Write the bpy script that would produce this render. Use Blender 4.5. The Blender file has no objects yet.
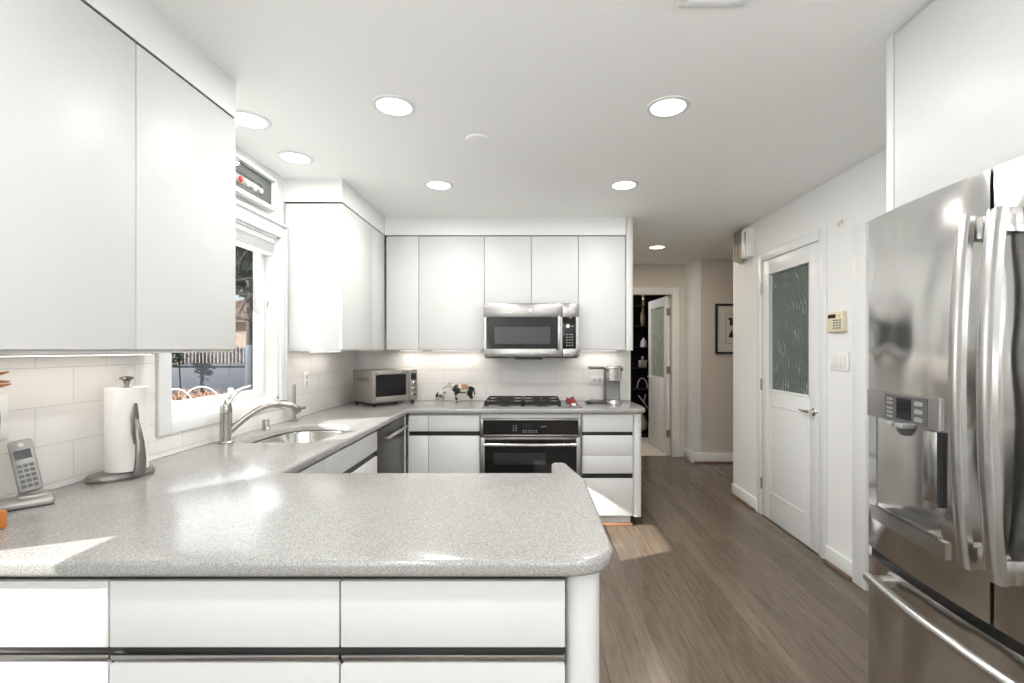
import bpy, bmesh, math, random
from mathutils import Vector, Matrix
S = bpy.context.scene
C = S.collection
PI = math.pi
R = math.radians
rnd = random.Random(7)

# ------------------------------------------------------------------ camera, world, sun, big lights, exposure
F = 472.0
cam = bpy.data.objects.new('camera', bpy.data.cameras.new('camera'))
C.objects.link(cam)
cam.location = (0, 0, 1.37)
cam.rotation_euler = (PI/2, 0, 0)
cam.data.sensor_width = 36
cam.data.lens = F/1024*36
cam.data.shift_x = -18/1024
cam.data.shift_y = 7.5/1024
cam.data.clip_start = .05
S.camera = cam
S.view_settings.view_transform = 'Standard'
S.view_settings.look = 'None'
S.view_settings.gamma = 1
S.view_settings.use_curve_mapping = False
S.view_settings.exposure = 0.20

W = bpy.data.worlds.new('sky'); S.world = W; W.use_nodes = True
bg = W.node_tree.nodes['Background']
bg.inputs[0].default_value = (0.86, 0.93, 1, 1)
bg.inputs[1].default_value = .85

def lamp(name, kind, loc, direction, energy, color=(1, 1, 1), **kw):
    d = bpy.data.lights.new(name, kind); d.energy = energy; d.color = color
    for k, v in kw.items(): setattr(d, k, v)
    o = bpy.data.objects.new(name, d); C.objects.link(o); o.location = loc
    o.rotation_euler = Vector(direction).to_track_quat('-Z', 'Y').to_euler()
    return o
lamp('sun', 'SUN', (-5, -2, 4), (1, .43, -.60), 12.0, (1, .975, .94), angle=.006)
S.cycles.diffuse_bounces = 8
lamp('fill_lamp_left', 'AREA', (-1.60, -1.4, 1.5), (.4, .35, 2.2), 86, (.95, .975, 1), shape='RECTANGLE', size=1.7, size_y=.7)  # fill light added behind the camera, aimed up to brighten the ceiling
lamp('fill_lamp_right', 'AREA', (1.96, -1.4, 1.5), (-.4, .35, 2.2), 54, (.95, .975, 1), shape='RECTANGLE', size=1.7, size_y=.7)  # matching added fill from the right, also turned up at the ceiling
lamp('daylight_sink', 'AREA', (-1.76, 2.48, 1.55), (1, -.35, .35), 5, (.95, .98, 1), shape='RECTANGLE', size=.85, size_y=.8)

# ------------------------------------------------------------------ materials
MATS = {}
def mat(name, col, rough=.5, metal=0, bump=0, bscale=40, bstretch=(1, 1, 1), coat=0, emit=0, trans=0, ior=1.45, alpha=1, spec=.5, var=0, vscale=6):
    if name in MATS: return MATS[name]
    m = bpy.data.materials.new(name); m.use_nodes = True
    nt = m.node_tree; p = nt.nodes['Principled BSDF']
    p.inputs['Base Color'].default_value = (*col, 1)
    p.inputs['Roughness'].default_value = rough
    p.inputs['Metallic'].default_value = metal
    p.inputs['Coat Weight'].default_value = coat
    p.inputs['Coat Roughness'].default_value = .05
    p.inputs['IOR'].default_value = ior
    p.inputs['Specular IOR Level'].default_value = spec
    p.inputs['Transmission Weight'].default_value = trans
    p.inputs['Alpha'].default_value = alpha
    if emit:
        p.inputs['Emission Color'].default_value = (*col, 1)
        p.inputs['Emission Strength'].default_value = emit
    tc = nt.nodes.new('ShaderNodeTexCoord'); mp = nt.nodes.new('ShaderNodeMapping')
    mp.inputs['Scale'].default_value = bstretch
    nt.links.new(tc.outputs['Object'], mp.inputs[0])
    n = nt.nodes.new('ShaderNodeTexNoise'); n.inputs['Scale'].default_value = vscale if var else bscale
    nt.links.new(mp.outputs[0], n.inputs['Vector'])
    v = var if var else .02
    r = nt.nodes.new('ShaderNodeMix'); r.data_type = 'RGBA'
    r.inputs['A'].default_value = (*[max(0, c*(1-v)) for c in col], 1)
    r.inputs['B'].default_value = (*[min(1, c*(1+v)) for c in col], 1)
    nt.links.new(n.outputs['Fac'], r.inputs['Factor'])
    nt.links.new(r.outputs['Result'], p.inputs['Base Color'])
    if bump:
        n2 = nt.nodes.new('ShaderNodeTexNoise'); n2.inputs['Scale'].default_value = bscale
        nt.links.new(mp.outputs[0], n2.inputs['Vector'])
        b = nt.nodes.new('ShaderNodeBump'); b.inputs['Strength'].default_value = bump; b.inputs['Distance'].default_value = .002
        nt.links.new(n2.outputs['Fac'], b.inputs['Height']); nt.links.new(b.outputs[0], p.inputs['Normal'])
    MATS[name] = m
    return m

def tile_mat(name, axis):
    m = bpy.data.materials.new(name); m.use_nodes = True; nt = m.node_tree; p = nt.nodes['Principled BSDF']
    g = nt.nodes.new('ShaderNodeNewGeometry'); sx = nt.nodes.new('ShaderNodeSeparateXYZ'); cb = nt.nodes.new('ShaderNodeCombineXYZ')
    nt.links.new(g.outputs['Position'], sx.inputs[0])
    off = nt.nodes.new('ShaderNodeMath'); off.operation = 'SUBTRACT'; off.inputs[1].default_value = .935
    offx = nt.nodes.new('ShaderNodeMath'); offx.operation = 'ADD'; offx.inputs[1].default_value = .02
    nt.links.new(sx.outputs[axis], offx.inputs[0]); nt.links.new(sx.outputs[2], off.inputs[0])
    nt.links.new(offx.outputs[0], cb.inputs[0]); nt.links.new(off.outputs[0], cb.inputs[1])
    b = nt.nodes.new('ShaderNodeTexBrick')
    b.inputs['Scale'].default_value = 1; b.inputs['Brick Width'].default_value = .25; b.inputs['Row Height'].default_value = .125
    b.inputs['Mortar Size'].default_value = .0016; b.inputs['Mortar Smooth'].default_value = .3
    b.inputs['Color1'].default_value = (.80, .78, .755, 1); b.inputs['Color2'].default_value = (.77, .75, .725, 1); b.inputs['Mortar'].default_value = (.60, .585, .565, 1)
    nt.links.new(cb.outputs[0], b.inputs['Vector']); nt.links.new(b.outputs['Color'], p.inputs['Base Color'])
    bm_ = nt.nodes.new('ShaderNodeBump'); bm_.inputs['Strength'].default_value = .4; bm_.inputs['Distance'].default_value = .002; bm_.invert = True
    nt.links.new(b.outputs['Fac'], bm_.inputs['Height']); nt.links.new(bm_.outputs[0], p.inputs['Normal'])
    p.inputs['Roughness'].default_value = .22
    MATS[name] = m; return m

def wood_mat():
    m = bpy.data.materials.new('oak_floor'); m.use_nodes = True; nt = m.node_tree; p = nt.nodes['Principled BSDF']; L = nt.links
    g = nt.nodes.new('ShaderNodeNewGeometry'); sx = nt.nodes.new('ShaderNodeSeparateXYZ'); cb = nt.nodes.new('ShaderNodeCombineXYZ')
    L.new(g.outputs['Position'], sx.inputs[0]); L.new(sx.outputs[1], cb.inputs[0]); L.new(sx.outputs[0], cb.inputs[1])
    b = nt.nodes.new('ShaderNodeTexBrick'); b.offset = .37; b.offset_frequency = 2
    b.inputs['Scale'].default_value = 1; b.inputs['Brick Width'].default_value = 5.3; b.inputs['Row Height'].default_value = .083
    b.inputs['Mortar Size'].default_value = .0012
    b.inputs['Color1'].default_value = (.118, .090, .066, 1); b.inputs['Color2'].default_value = (.158, .124, .094, 1); b.inputs['Mortar'].default_value = (.07, .052, .04, 1)
    L.new(cb.outputs[0], b.inputs['Vector'])
    mp = nt.nodes.new('ShaderNodeMapping'); mp.inputs['Scale'].default_value = (7, .8, 1); L.new(g.outputs['Position'], mp.inputs[0])
    n = nt.nodes.new('ShaderNodeTexNoise'); n.inputs['Scale'].default_value = 2.6; n.inputs['Detail'].default_value = 6; n.inputs['Distortion'].default_value = 2.6
    L.new(mp.outputs[0], n.inputs['Vector'])
    cr = nt.nodes.new('ShaderNodeValToRGB'); cr.color_ramp.elements[0].position = .3; cr.color_ramp.elements[0].color = (.66, .64, .62, 1)
    cr.color_ramp.elements[1].position = .62; cr.color_ramp.elements[1].color = (1.12, 1.1, 1.06, 1)
    L.new(n.outputs['Fac'], cr.inputs[0])
    mx = nt.nodes.new('ShaderNodeMix'); mx.data_type = 'RGBA'; mx.blend_type = 'MULTIPLY'; mx.inputs['Factor'].default_value = .7
    L.new(b.outputs['Color'], mx.inputs['A']); L.new(cr.outputs[0], mx.inputs['B']); L.new(mx.outputs['Result'], p.inputs['Base Color'])
    p.inputs['Roughness'].default_value = .24
    bm_ = nt.nodes.new('ShaderNodeBump'); bm_.inputs['Strength'].default_value = .08; bm_.inputs['Distance'].default_value = .002
    L.new(n.outputs['Fac'], bm_.inputs['Height']); L.new(bm_.outputs[0], p.inputs['Normal'])
    MATS['oak_floor'] = m; return m

def counter_mat():
    m = bpy.data.materials.new('speckled_counter'); m.use_nodes = True; nt = m.node_tree; p = nt.nodes['Principled BSDF']; L = nt.links
    g = nt.nodes.new('ShaderNodeNewGeometry')
    n = nt.nodes.new('ShaderNodeTexNoise'); n.inputs['Scale'].default_value = 330; n.inputs['Detail'].default_value = 3
    n2 = nt.nodes.new('ShaderNodeTexVoronoi'); n2.inputs['Scale'].default_value = 420
    L.new(g.outputs['Position'], n.inputs['Vector']); L.new(g.outputs['Position'], n2.inputs['Vector'])
    cr = nt.nodes.new('ShaderNodeValToRGB'); e = cr.color_ramp.elements
    e[0].position = .36; e[0].color = (.17, .168, .158, 1); e[1].position = .66; e[1].color = (.40, .395, .375, 1)
    k = e.new(.5); k.color = (.28, .277, .262, 1)
    L.new(n.outputs['Fac'], cr.inputs[0])
    mx = nt.nodes.new('ShaderNodeMix'); mx.data_type = 'RGBA'; mx.inputs['Factor'].default_value = .10
    bw = nt.nodes.new('ShaderNodeRGBToBW'); L.new(n2.outputs['Color'], bw.inputs[0])
    L.new(cr.outputs[0], mx.inputs['A']); L.new(bw.outputs[0], mx.inputs['B']); L.new(mx.outputs['Result'], p.inputs['Base Color'])
    p.inputs['Roughness'].default_value = .19
    MATS['speckled_counter'] = m; return m

def wave_glass():
    m = bpy.data.materials.new('etched_glass'); m.use_nodes = True; nt = m.node_tree; p = nt.nodes['Principled BSDF']; L = nt.links
    g = nt.nodes.new('ShaderNodeNewGeometry'); mp = nt.nodes.new('ShaderNodeMapping'); mp.inputs['Scale'].default_value = (1, 7, 1.5); mp.inputs['Rotation'].default_value = (R(14), 0, 0)
    L.new(g.outputs['Position'], mp.inputs[0])
    mp.inputs['Scale'].default_value = (1, 1, 1); mp.inputs['Rotation'].default_value = (0, 0, 0); mp.inputs['Location'].default_value = (-1.92, -4.75, -1.15)
    w = nt.nodes.new('ShaderNodeTexWave'); w.wave_type = 'RINGS'; w.rings_direction = 'X'; w.inputs['Scale'].default_value = 9; w.inputs['Distortion'].default_value = 9; w.inputs['Detail'].default_value = 4; w.inputs['Detail Scale'].default_value = .8; w.inputs['Detail Roughness'].default_value = .75
    L.new(mp.outputs[0], w.inputs['Vector'])
    cr = nt.nodes.new('ShaderNodeValToRGB'); e = cr.color_ramp.elements
    e[0].position = .3; e[0].color = (.15, .19, .165, 1); e[1].position = 1; e[1].color = (.42, .50, .45, 1); k = e.new(.82); k.color = (.20, .25, .22, 1)
    nz = nt.nodes.new('ShaderNodeTexNoise'); nz.inputs['Scale'].default_value = 9; nz.inputs['Detail'].default_value = 3; L.new(g.outputs['Position'], nz.inputs['Vector'])
    mu = nt.nodes.new('ShaderNodeMath'); mu.operation = 'MULTIPLY'; L.new(w.outputs['Fac'], mu.inputs[0]); L.new(nz.outputs['Fac'], mu.inputs[1])
    mv = nt.nodes.new('ShaderNodeMath'); mv.operation = 'MULTIPLY'; mv.inputs[1].default_value = 1.6; L.new(mu.outputs[0], mv.inputs[0])
    L.new(mv.outputs[0], cr.inputs[0]); L.new(cr.outputs[0], p.inputs['Base Color'])
    p.inputs['Roughness'].default_value = .2; p.inputs['Transmission Weight'].default_value = .25
    b = nt.nodes.new('ShaderNodeBump'); b.inputs['Strength'].default_value = .8; b.inputs['Distance'].default_value = .006
    L.new(w.outputs['Fac'], b.inputs['Height']); L.new(b.outputs[0], p.inputs['Normal'])
    MATS['etched_glass'] = m; return m

def clear_glass(name='window_glass'):
    m = bpy.data.materials.new(name); m.use_nodes = True; nt = m.node_tree
    for n in list(nt.nodes): nt.nodes.remove(n)
    out = nt.nodes.new('ShaderNodeOutputMaterial'); mix = nt.nodes.new('ShaderNodeMixShader')
    t = nt.nodes.new('ShaderNodeBsdfTransparent'); gl = nt.nodes.new('ShaderNodeBsdfGlossy'); gl.inputs['Roughness'].default_value = .02
    mix.inputs[0].default_value = .025
    nt.links.new(t.outputs[0], mix.inputs[1]); nt.links.new(gl.outputs[0], mix.inputs[2]); nt.links.new(mix.outputs[0], out.inputs[0])
    MATS[name] = m; return m

white = mat('white_laminate', (.64, .645, .634), .42, spec=.35)
paint = mat('wall_paint', (.815, .825, .815), .55, bump=.05, bscale=120)
ceilp = mat('ceiling_paint', (.915, .925, .918), .6, bump=.04, bscale=90)
beige = mat('beige_wall_paint', (.60, .545, .48), .6, bump=.05, bscale=120)
hallp = mat('hall_paint', (.66, .62, .56), .55)
trimp = mat('trim_paint', (.77, .782, .775), .35)
doorp = mat('door_paint', (.765, .777, .77), .35)
carc = mat('carcass_grey', (.36, .355, .34), .5)
dark = mat('dark_channel_soffit_shade', (.018, .017, .016), .4)  # black of the finger channels; also paints the shade below the soffits
steel = mat('brushed_steel', (.37, .36, .345), .27, 1, bump=.12, bscale=60, bstretch=(1, 1, 14))
steelf = mat('fridge_steel', (.60, .595, .58), .13, 1, bump=.9, bscale=2.2, bstretch=(1, 1, .7))
for n_ in steelf.node_tree.nodes:
    if n_.type == 'BUMP': n_.inputs['Distance'].default_value = .06
steelh = mat('handle_steel', (.54, .53, .515), .24, 1)
steeld = mat('dishwasher_steel', (.10, .095, .09), .35, .8, bump=.08, bscale=60)
chrome = mat('chrome', (.80, .79, .77), .1, 1)
nickel = mat('satin_nickel', (.44, .42, .39), .22, 1)
pewter = mat('dark_pewter', (.27, .255, .24), .28, .9, bump=.2, bscale=30)
blackg = mat('black_glass', (.010, .010, .010), .08, spec=.35)
blackp = mat('black_plastic', (.02, .02, .02), .4)
iron = mat('cast_iron', (.02, .02, .019), .55, bump=.3, bscale=120)
greyp = mat('grey_plastic', (.10, .10, .098), .35)
silverp = mat('silver_plastic', (.42, .42, .40), .32, .5)
paper = mat('paper_towel', (.88, .87, .85), .9, bump=1, bscale=160)
toastm = mat('toaster_steel', (.43, .405, .37), .3, .85, bump=.1, bscale=50)
cream = mat('cream_plastic', (.74, .68, .50), .4)
plastw = mat('white_plastic', (.82, .82, .80), .35)
redm = mat('red_enamel', (.22, .012, .02), .35)
orange = mat('orange_paint', (.48, .16, .03), .4, var=.35, vscale=30)
brown = mat('brown_paint', (.16, .10, .04), .5)
woodred = mat('reddish_wood', (.34, .17, .10), .4, var=.2, vscale=14)
matg = mat('grey_mat_board', (.085, .095, .09), .7)
ivory = mat('ivory_enamel', (.80, .76, .62), .4)
mglow = mat('lamp_glow', (1, .98, .95), .5, emit=4)
mglow2 = mat('warm_hall_glow', (1, .86, .66), .5, emit=7)
vinyl = mat('grey_blue_vinyl', (.105, .122, .15), .5, var=.08, vscale=3)
grassm = mat('dried_flower_heads', (.40, .26, .19), .8, var=.5, vscale=9)
leafm = mat('evergreen_leaves', (.03, .058, .02), .6, var=.5, vscale=5)
barkm = mat('grey_bark', (.06, .052, .045), .8)
soil = mat('garden_soil', (.16, .12, .08), .9, var=.3)
carpet = mat('cream_carpet', (.66, .60, .52), .95, bump=.5, bscale=200)
blackw = mat('black_backing', (.006, .006, .006), .5, spec=.2)
crystal = mat('crystal', (.75, .77, .76), .1, .3, coat=.5)
amber = mat('amber_glass', (.30, .25, .18), .12, .4)
tube_br = mat('bronze_tubes', (.22, .20, .17), .35, .7)
display = mat('display_black', (.015, .018, .02), .1)
markw = mat('white_print', (.75, .75, .75), .5)
markg = mat('grey_print', (.30, .30, .30), .5)
cowb = mat('glossy_black_ceramic', (.012, .012, .01), .2)
coww = mat('glossy_white_ceramic', (.50, .47, .42), .3)
cowr = mat('painted_brown_ceramic', (.28, .13, .07), .3, var=.5, vscale=90)
tileX = tile_mat('wall_tile_side', 1); tileY = tile_mat('wall_tile_back', 0)
oak = wood_mat(); stone = counter_mat(); etched = wave_glass(); clear = clear_glass()

# ------------------------------------------------------------------ mesh helpers
class MB:
    def __init__(s): s.bm = bmesh.new()
    def _merge(s, b, M=None):
        if M is not None: b.transform(M)
        me = bpy.data.meshes.new('t'); b.to_mesh(me); b.free(); s.bm.from_mesh(me); bpy.data.meshes.remove(me)
        return s
    def box(s, x0, x1, y0, y1, z0, z1, bev=0, seg=2, M=None, axis=None):
        b = bmesh.new(); bmesh.ops.create_cube(b, size=1)
        for v in b.verts:
            v.co = Vector(((x0+x1)/2+v.co.x*(x1-x0), (y0+y1)/2+v.co.y*(y1-y0), (z0+z1)/2+v.co.z*(z1-z0)))
        if bev:
            es = b.edges[:]
            if axis is not None: es = [e for e in b.edges if abs((e.verts[0].co-e.verts[1].co).normalized()[axis]) > .9]
            bmesh.ops.bevel(b, geom=es, offset=bev, segments=seg, profile=.5, affect='EDGES')
        return s._merge(b, M)
    def cyl(s, p0, p1, r0, r1=None, n=24, M=None):
        return s.tube([p0, p1], [r0, r0 if r1 is None else r1], n, M=M)
    def tube(s, pts, rad, n=16, M=None, flat=1.0, up=None):
        pts = [Vector(p) for p in pts]
        if not hasattr(rad, '__len__'): rad = [rad]*len(pts)
        b = bmesh.new(); rings = []
        prev = None
        for i, p in enumerate(pts):
            a = pts[min(i+1, len(pts)-1)]-pts[max(i-1, 0)]
            a.normalize()
            if prev is None:
                u = Vector(up) if up else (Vector((0, 0, 1)) if abs(a.z) < .9 else Vector((1, 0, 0)))
            else: u = prev
            u = (u-a*u.dot(a)).normalized(); w = a.cross(u); prev = u
            rings.append([b.verts.new(p+(u*math.cos(2*PI*k/n)*flat+w*math.sin(2*PI*k/n))*rad[i]) for k in range(n)])
        for i in range(len(rings)-1):
            for k in range(n): b.faces.new((rings[i][k], rings[i][(k+1) % n], rings[i+1][(k+1) % n], rings[i+1][k]))
        b.faces.new(rings[0][::-1]); b.faces.new(rings[-1])
        bmesh.ops.recalc_face_normals(b, faces=b.faces)
        return s._merge(b, M)
    def lathe(s, prof, c=(0, 0, 0), n=32, M=None, sx=1, sy=1):
        b = bmesh.new(); rings = []
        for r, z in prof:
            rings.append([b.verts.new((c[0]+sx*max(r, 1e-4)*math.cos(2*PI*k/n), c[1]+sy*max(r, 1e-4)*math.sin(2*PI*k/n), c[2]+z)) for k in range(n)])
        for i in range(len(rings)-1):
            for k in range(n): b.faces.new((rings[i][k], rings[i][(k+1) % n], rings[i+1][(k+1) % n], rings[i+1][k]))
        b.faces.new(rings[0]); b.faces.new(rings[-1])
        bmesh.ops.recalc_face_normals(b, faces=b.faces)
        return s._merge(b, M)
    def prism(s, poly, z0, z1, M=None, bev=0):
        b = bmesh.new()
        lo = [b.verts.new((x, y, z0)) for x, y in poly]; hi = [b.verts.new((x, y, z1)) for x, y in poly]
        n = len(poly)
        b.faces.new(lo[::-1]); b.faces.new(hi)
        for i in range(n): b.faces.new((lo[i], lo[(i+1) % n], hi[(i+1) % n], hi[i]))
        bmesh.ops.recalc_face_normals(b, faces=b.faces)
        if bev: bmesh.ops.bevel(b, geom=[e for e in b.edges if abs(e.verts[0].co.z-e.verts[1].co.z) < 1e-6], offset=bev, segments=2, profile=.5, affect='EDGES')
        return s._merge(b, M)
    def ball(s, c, r, sc=(1, 1, 1), seg=20, M=None):
        b = bmesh.new(); bmesh.ops.create_uvsphere(b, u_segments=seg, v_segments=seg//2, radius=r)
        for v in b.verts: v.co = Vector((c[0]+v.co.x*sc[0], c[1]+v.co.y*sc[1], c[2]+v.co.z*sc[2]))
        return s._merge(b, M)
    def quad(s, pts, M=None):
        b = bmesh.new(); b.faces.new([b.verts.new(p) for p in pts]); return s._merge(b, M)
    def frame(s, axis, a0, a1, b0, b1, w, d0, d1, wt=None, wb=None, bev=.002):
        """rectangular frame; axis = normal axis (0: a=y; 1: a=x), b = z"""
        wt = w if wt is None else wt; wb = w if wb is None else wb
        def bx(p0, p1, q0, q1):
            if axis == 0: s.box(d0, d1, p0, p1, q0, q1, bev)
            else: s.box(p0, p1, d0, d1, q0, q1, bev)
        bx(a0, a0+w, b0, b1); bx(a1-w, a1, b0, b1)
        if wt: bx(a0+w, a1-w, b1-wt, b1)
        if wb: bx(a0+w, a1-w, b0, b0+wb)
        return s
    def build(s, name, m, parent=None, world=True, angle=35):
        if parent is not None and world:
            s.bm.transform(parent['_m'] if False else PM[parent.name].inverted())
        org = Vector((0, 0, 0))
        if parent is None:
            xs = [v.co for v in s.bm.verts]
            lo = Vector([min(c[i] for c in xs) for i in range(3)]); hi = Vector([max(c[i] for c in xs) for i in range(3)])
            org = Vector(((lo.x+hi.x)/2, (lo.y+hi.y)/2, lo.z)); s.bm.transform(Matrix.Translation(-org))
        me = bpy.data.meshes.new(name); s.bm.to_mesh(me); s.bm.free()
        ms = m if isinstance(m, (list, tuple)) else [m]
        for x in ms: me.materials.append(x)
        me.polygons.foreach_set('use_smooth', [True]*len(me.polygons)); me.set_sharp_from_angle(angle=R(angle))
        o = bpy.data.objects.new(name, me); C.objects.link(o)
        o.location = org
        if parent is None: PM[o.name] = Matrix.Translation(org)
        else:
            o.parent = parent; PM[o.name] = PM[parent.name].copy()
        return o
PM = {}
def thing(name, label, cat, loc=(0, 0, 0), rz=0, group=None):
    o = bpy.data.objects.new(name, None); C.objects.link(o); o.empty_display_size = .05
    o.location = loc; o.rotation_euler = (0, 0, rz); o['label'] = label; o['category'] = cat
    if group: o['group'] = group
    PM[o.name] = Matrix.Translation(Vector(loc)) @ Matrix.Rotation(rz, 4, 'Z')
    return o
def tag(o, label, cat, group=None, kind=None):
    o['label'] = label; o['category'] = cat
    if group: o['group'] = group
    if kind: o['kind'] = kind
    return o
def struct(name, mb, m, label=None):
    o = mb.build(name, m); o['kind'] = 'structure'
    return o
def B(*a, **k): return MB().box(*a, **k)
def skin(verts, edges, radii, sub=2, root=0):
    me = bpy.data.meshes.new('s'); me.from_pydata(verts, edges, [])
    o = bpy.data.objects.new('s', me); C.objects.link(o)
    md = o.modifiers.new('k', 'SKIN'); md.use_smooth_shade = True
    for i, v in enumerate(me.skin_vertices[0].data):
        r = radii[i]; v.radius = r if hasattr(r, '__len__') else (r, r)
        v.use_root = (i == root)
    ss = o.modifiers.new('b', 'SUBSURF'); ss.levels = sub; ss.render_levels = sub
    dg = bpy.context.evaluated_depsgraph_get(); dg.update()
    m2 = bpy.data.meshes.new_from_object(o.evaluated_get(dg))
    bpy.data.objects.remove(o); mb = MB(); mb.bm.from_mesh(m2); bpy.data.meshes.remove(m2)
    return mb
def curve_plate(splines, thick, bev, z):
    cu = bpy.data.curves.new('c', 'CURVE'); cu.dimensions = '2D'; cu.fill_mode = 'BOTH'
    cu.extrude = thick/2-bev; cu.bevel_depth = bev; cu.bevel_resolution = 4; cu.offset = -bev
    for pts in splines:
        sp = cu.splines.new('POLY'); sp.points.add(len(pts)-1)
        for i, (x, y) in enumerate(pts): sp.points[i].co = (x, y, 0, 1)
        sp.use_cyclic_u = True
    o = bpy.data.objects.new('c', cu); C.objects.link(o)
    dg = bpy.context.evaluated_depsgraph_get(); dg.update()
    me = bpy.data.meshes.new_from_object(o.evaluated_get(dg)); bpy.data.objects.remove(o)
    mb = MB(); mb.bm.from_mesh(me); bmesh.ops.remove_doubles(mb.bm, verts=mb.bm.verts, dist=1e-5)
    mb.bm.transform(Matrix.Translation((0, 0, z))); return mb
def fillet(poly, rs, n=8):
    out = []; N = len(poly)
    for i, p in enumerate(poly):
        r = rs[i]
        if not r: out.append(p); continue
        P = Vector(p); a = (Vector(poly[i-1])-P).normalized(); b = (Vector(poly[(i+1) % N])-P).normalized()
        ang = a.angle(b); t = r/math.tan(ang/2); p0 = P+a*t; p1 = P+b*t; c = P+(a+b).normalized()*(r/math.sin(ang/2))
        a0 = math.atan2(p0.y-c.y, p0.x-c.x); a1 = math.atan2(p1.y-c.y, p1.x-c.x)
        d = (a1-a0+PI) % (2*PI)-PI
        for k in range(n+1):
            t_ = a0+d*k/n; out.append((c.x+r*math.cos(t_), c.y+r*math.sin(t_)))
    return out
def text(body, size, M, m, name, parent, thick=.0004):
    cu = bpy.data.curves.new('t', 'FONT'); cu.body = body; cu.size = size; cu.align_x = 'CENTER'; cu.align_y = 'CENTER'; cu.extrude = thick
    o = bpy.data.objects.new('t', cu); C.objects.link(o)
    dg = bpy.context.evaluated_depsgraph_get(); dg.update()
    me = bpy.data.meshes.new_from_object(o.evaluated_get(dg)); bpy.data.objects.remove(o)
    mb = MB(); mb.bm.from_mesh(me); mb.bm.transform(M)
    return mb.build(name, m, parent)

# ------------------------------------------------------------------ the room
XL, XR, YB, ZC = -1.56, 1.92, 4.22, 2.45
# window openings in the left wall
WY0, WY1, WZ0, WZ1 = 2.03, 2.925, 1.06, 2.06
SY0, SY1, SZ0, SZ1 = .72, .94, .35, 1.335
DY0, DY1, DZ0, DZ1 = -2.3, -.5, .9, 2.15  # openings behind the camera, invented for the fill lamps
w = MB()
def wall_with_holes(mb, x0, x1, y0, y1, holes):
    ys = sorted(holes)
    cur = y0
    for a, b, c, d in ys:
        mb.box(x0, x1, cur, a, 0, ZC); mb.box(x0, x1, a, b, 0, c); mb.box(x0, x1, a, b, d, ZC); cur = b
    mb.box(x0, x1, cur, y1, 0, ZC)
wall_with_holes(w, XL-.15, XL, -2.5, YB+.12, [(DY0, DY1, DZ0, DZ1), (SY0, SY1, SZ0, SZ1), (WY0, WY1, WZ0, WZ1)])
struct('wall_left', w, paint)
struct('wall_back', B(XL, .895, YB, YB+.12, 0, ZC), paint)
w = MB(); wall_with_holes(w, XR, XR+.12, -2.5, 4.46, [(DY0, DY1, DZ0, DZ1), (3.12, 3.90, 0, 2.09)])
struct('wall_right', w, paint)
struct('wall_rear', B(XL-.15, XR+.12, -2.6, -2.5, 0, ZC), paint)
struct('floor', B(XL-.15, 4.2, -2.6, 6.06, -.1, 0), oak)
struct('floor_far_room', B(.3, 4.2, 6.06, 8.2, -.1, 0), carpet)
struct('ceiling', B(XL-.15, 4.2, -2.6, 8.2, ZC, ZC+.1), ceilp)
# hall beyond
w = MB(); w.box(.4, 1.0, 6.0, 6.12, 0, ZC).box(1.0, 1.81, 6.0, 6.12, 2.07, ZC).box(1.81, 1.965, 6.0, 6.12, 0, ZC)
struct('wall_hall_end', w, hallp)
struct('wall_hall_return', B(1.965, 2.06, 5.69, 6.12, 0, ZC), trimp)
struct('wall_hall_right', B(2.06, 4.2, 5.69, 5.81, 0, ZC), beige)
struct('wall_hall_left', B(.30, .40, YB+.12, 8.2, 0, ZC), hallp)
struct('wall_corridor_end', B(4.1, 4.2, 4.46, 5.69, 0, ZC), beige)
struct('wall_corridor_near', B(XR+.12, 4.2, 4.34, 4.46, 0, ZC), hallp)
struct('wall_closet', MB().box(2.75, 2.85, 2.9, 4.34, 0, ZC).box(XR+.12, 2.75, 2.9, 3.0, 0, ZC), hallp)
struct('wall_far_room_back', B(.4, 4.2, 8.1, 8.2, 0, ZC), hallp)
struct('wall_far_room_right', B(3.2, 3.3, 5.81, 8.1, 0, ZC), hallp)

# backsplash tile fields, lining the walls between worktop and wall cabinets
t = .008
w = MB(); w.box(XL, XL+t, 1.0, WY0-.075, .915, 1.40).box(XL, XL+t, WY0-.075, WY1+.06, .915, 1.003).box(XL, XL+t, WY1+.06, YB, .915, 1.40)
struct('trim_1', w, tileX)
struct('trim_2', B(XL+t, .893, YB-t, YB, .915, 1.40), tileY)
struct('trim_3', B(.885, .897, YB-.012, YB+.122, .915, ZC), trimp)
# soffits above the wall cabinets
UX = -1.19
UY = 3.87
struct('trim_4', MB().box(XL, UX, -.6, 1.912, 2.303, ZC), paint)
struct('trim_5', MB().box(XL, UX, 2.99, YB, 2.303, ZC).box(UX, .785, UY, YB, 2.303, ZC), paint)
# door casing, baseboards
w = MB(); w.frame(0, 3.12-.075, 3.90+.075, 0, 2.165, .075, XR-.011, XR, wb=0, bev=.004)
w.box(XR, XR+.12, 3.10, 3.12, 0, 2.10).box(XR, XR+.12, 3.90, 3.92, 0, 2.10)
struct('trim_6', w, trimp)
def baseb(name, boxes, shoe):
    mb = MB()
    for b_ in boxes: mb.box(*b_, .004)
    o = struct(name, mb, trimp)
    sh = MB()
    for b_ in shoe: sh.box(*b_, .004)
    s_ = sh.build('shoe_moulding', brown2, o); s_['label'] = 'dark wood shoe moulding'
brown2 = mat('shoe_moulding_wood', (.19, .13, .09), .4)
baseb('baseboard_right', [(XR-.016, XR, 3.975, 4.46, 0, .105), (XR-.016, XR, 2.785, 3.045, 0, .105)], [(XR-.032, XR-.016, 3.975, 4.46, 0, .02), (XR-.032, XR-.016, 2.785, 3.045, 0, .02)])
baseb('baseboard_hall', [(1.965, 4.1, 5.672, 5.69, 0, .12), (1.949, 1.965, 5.70, 6.0, 0, .12)], [(1.965, 4.1, 5.656, 5.672, 0, .02)])
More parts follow.
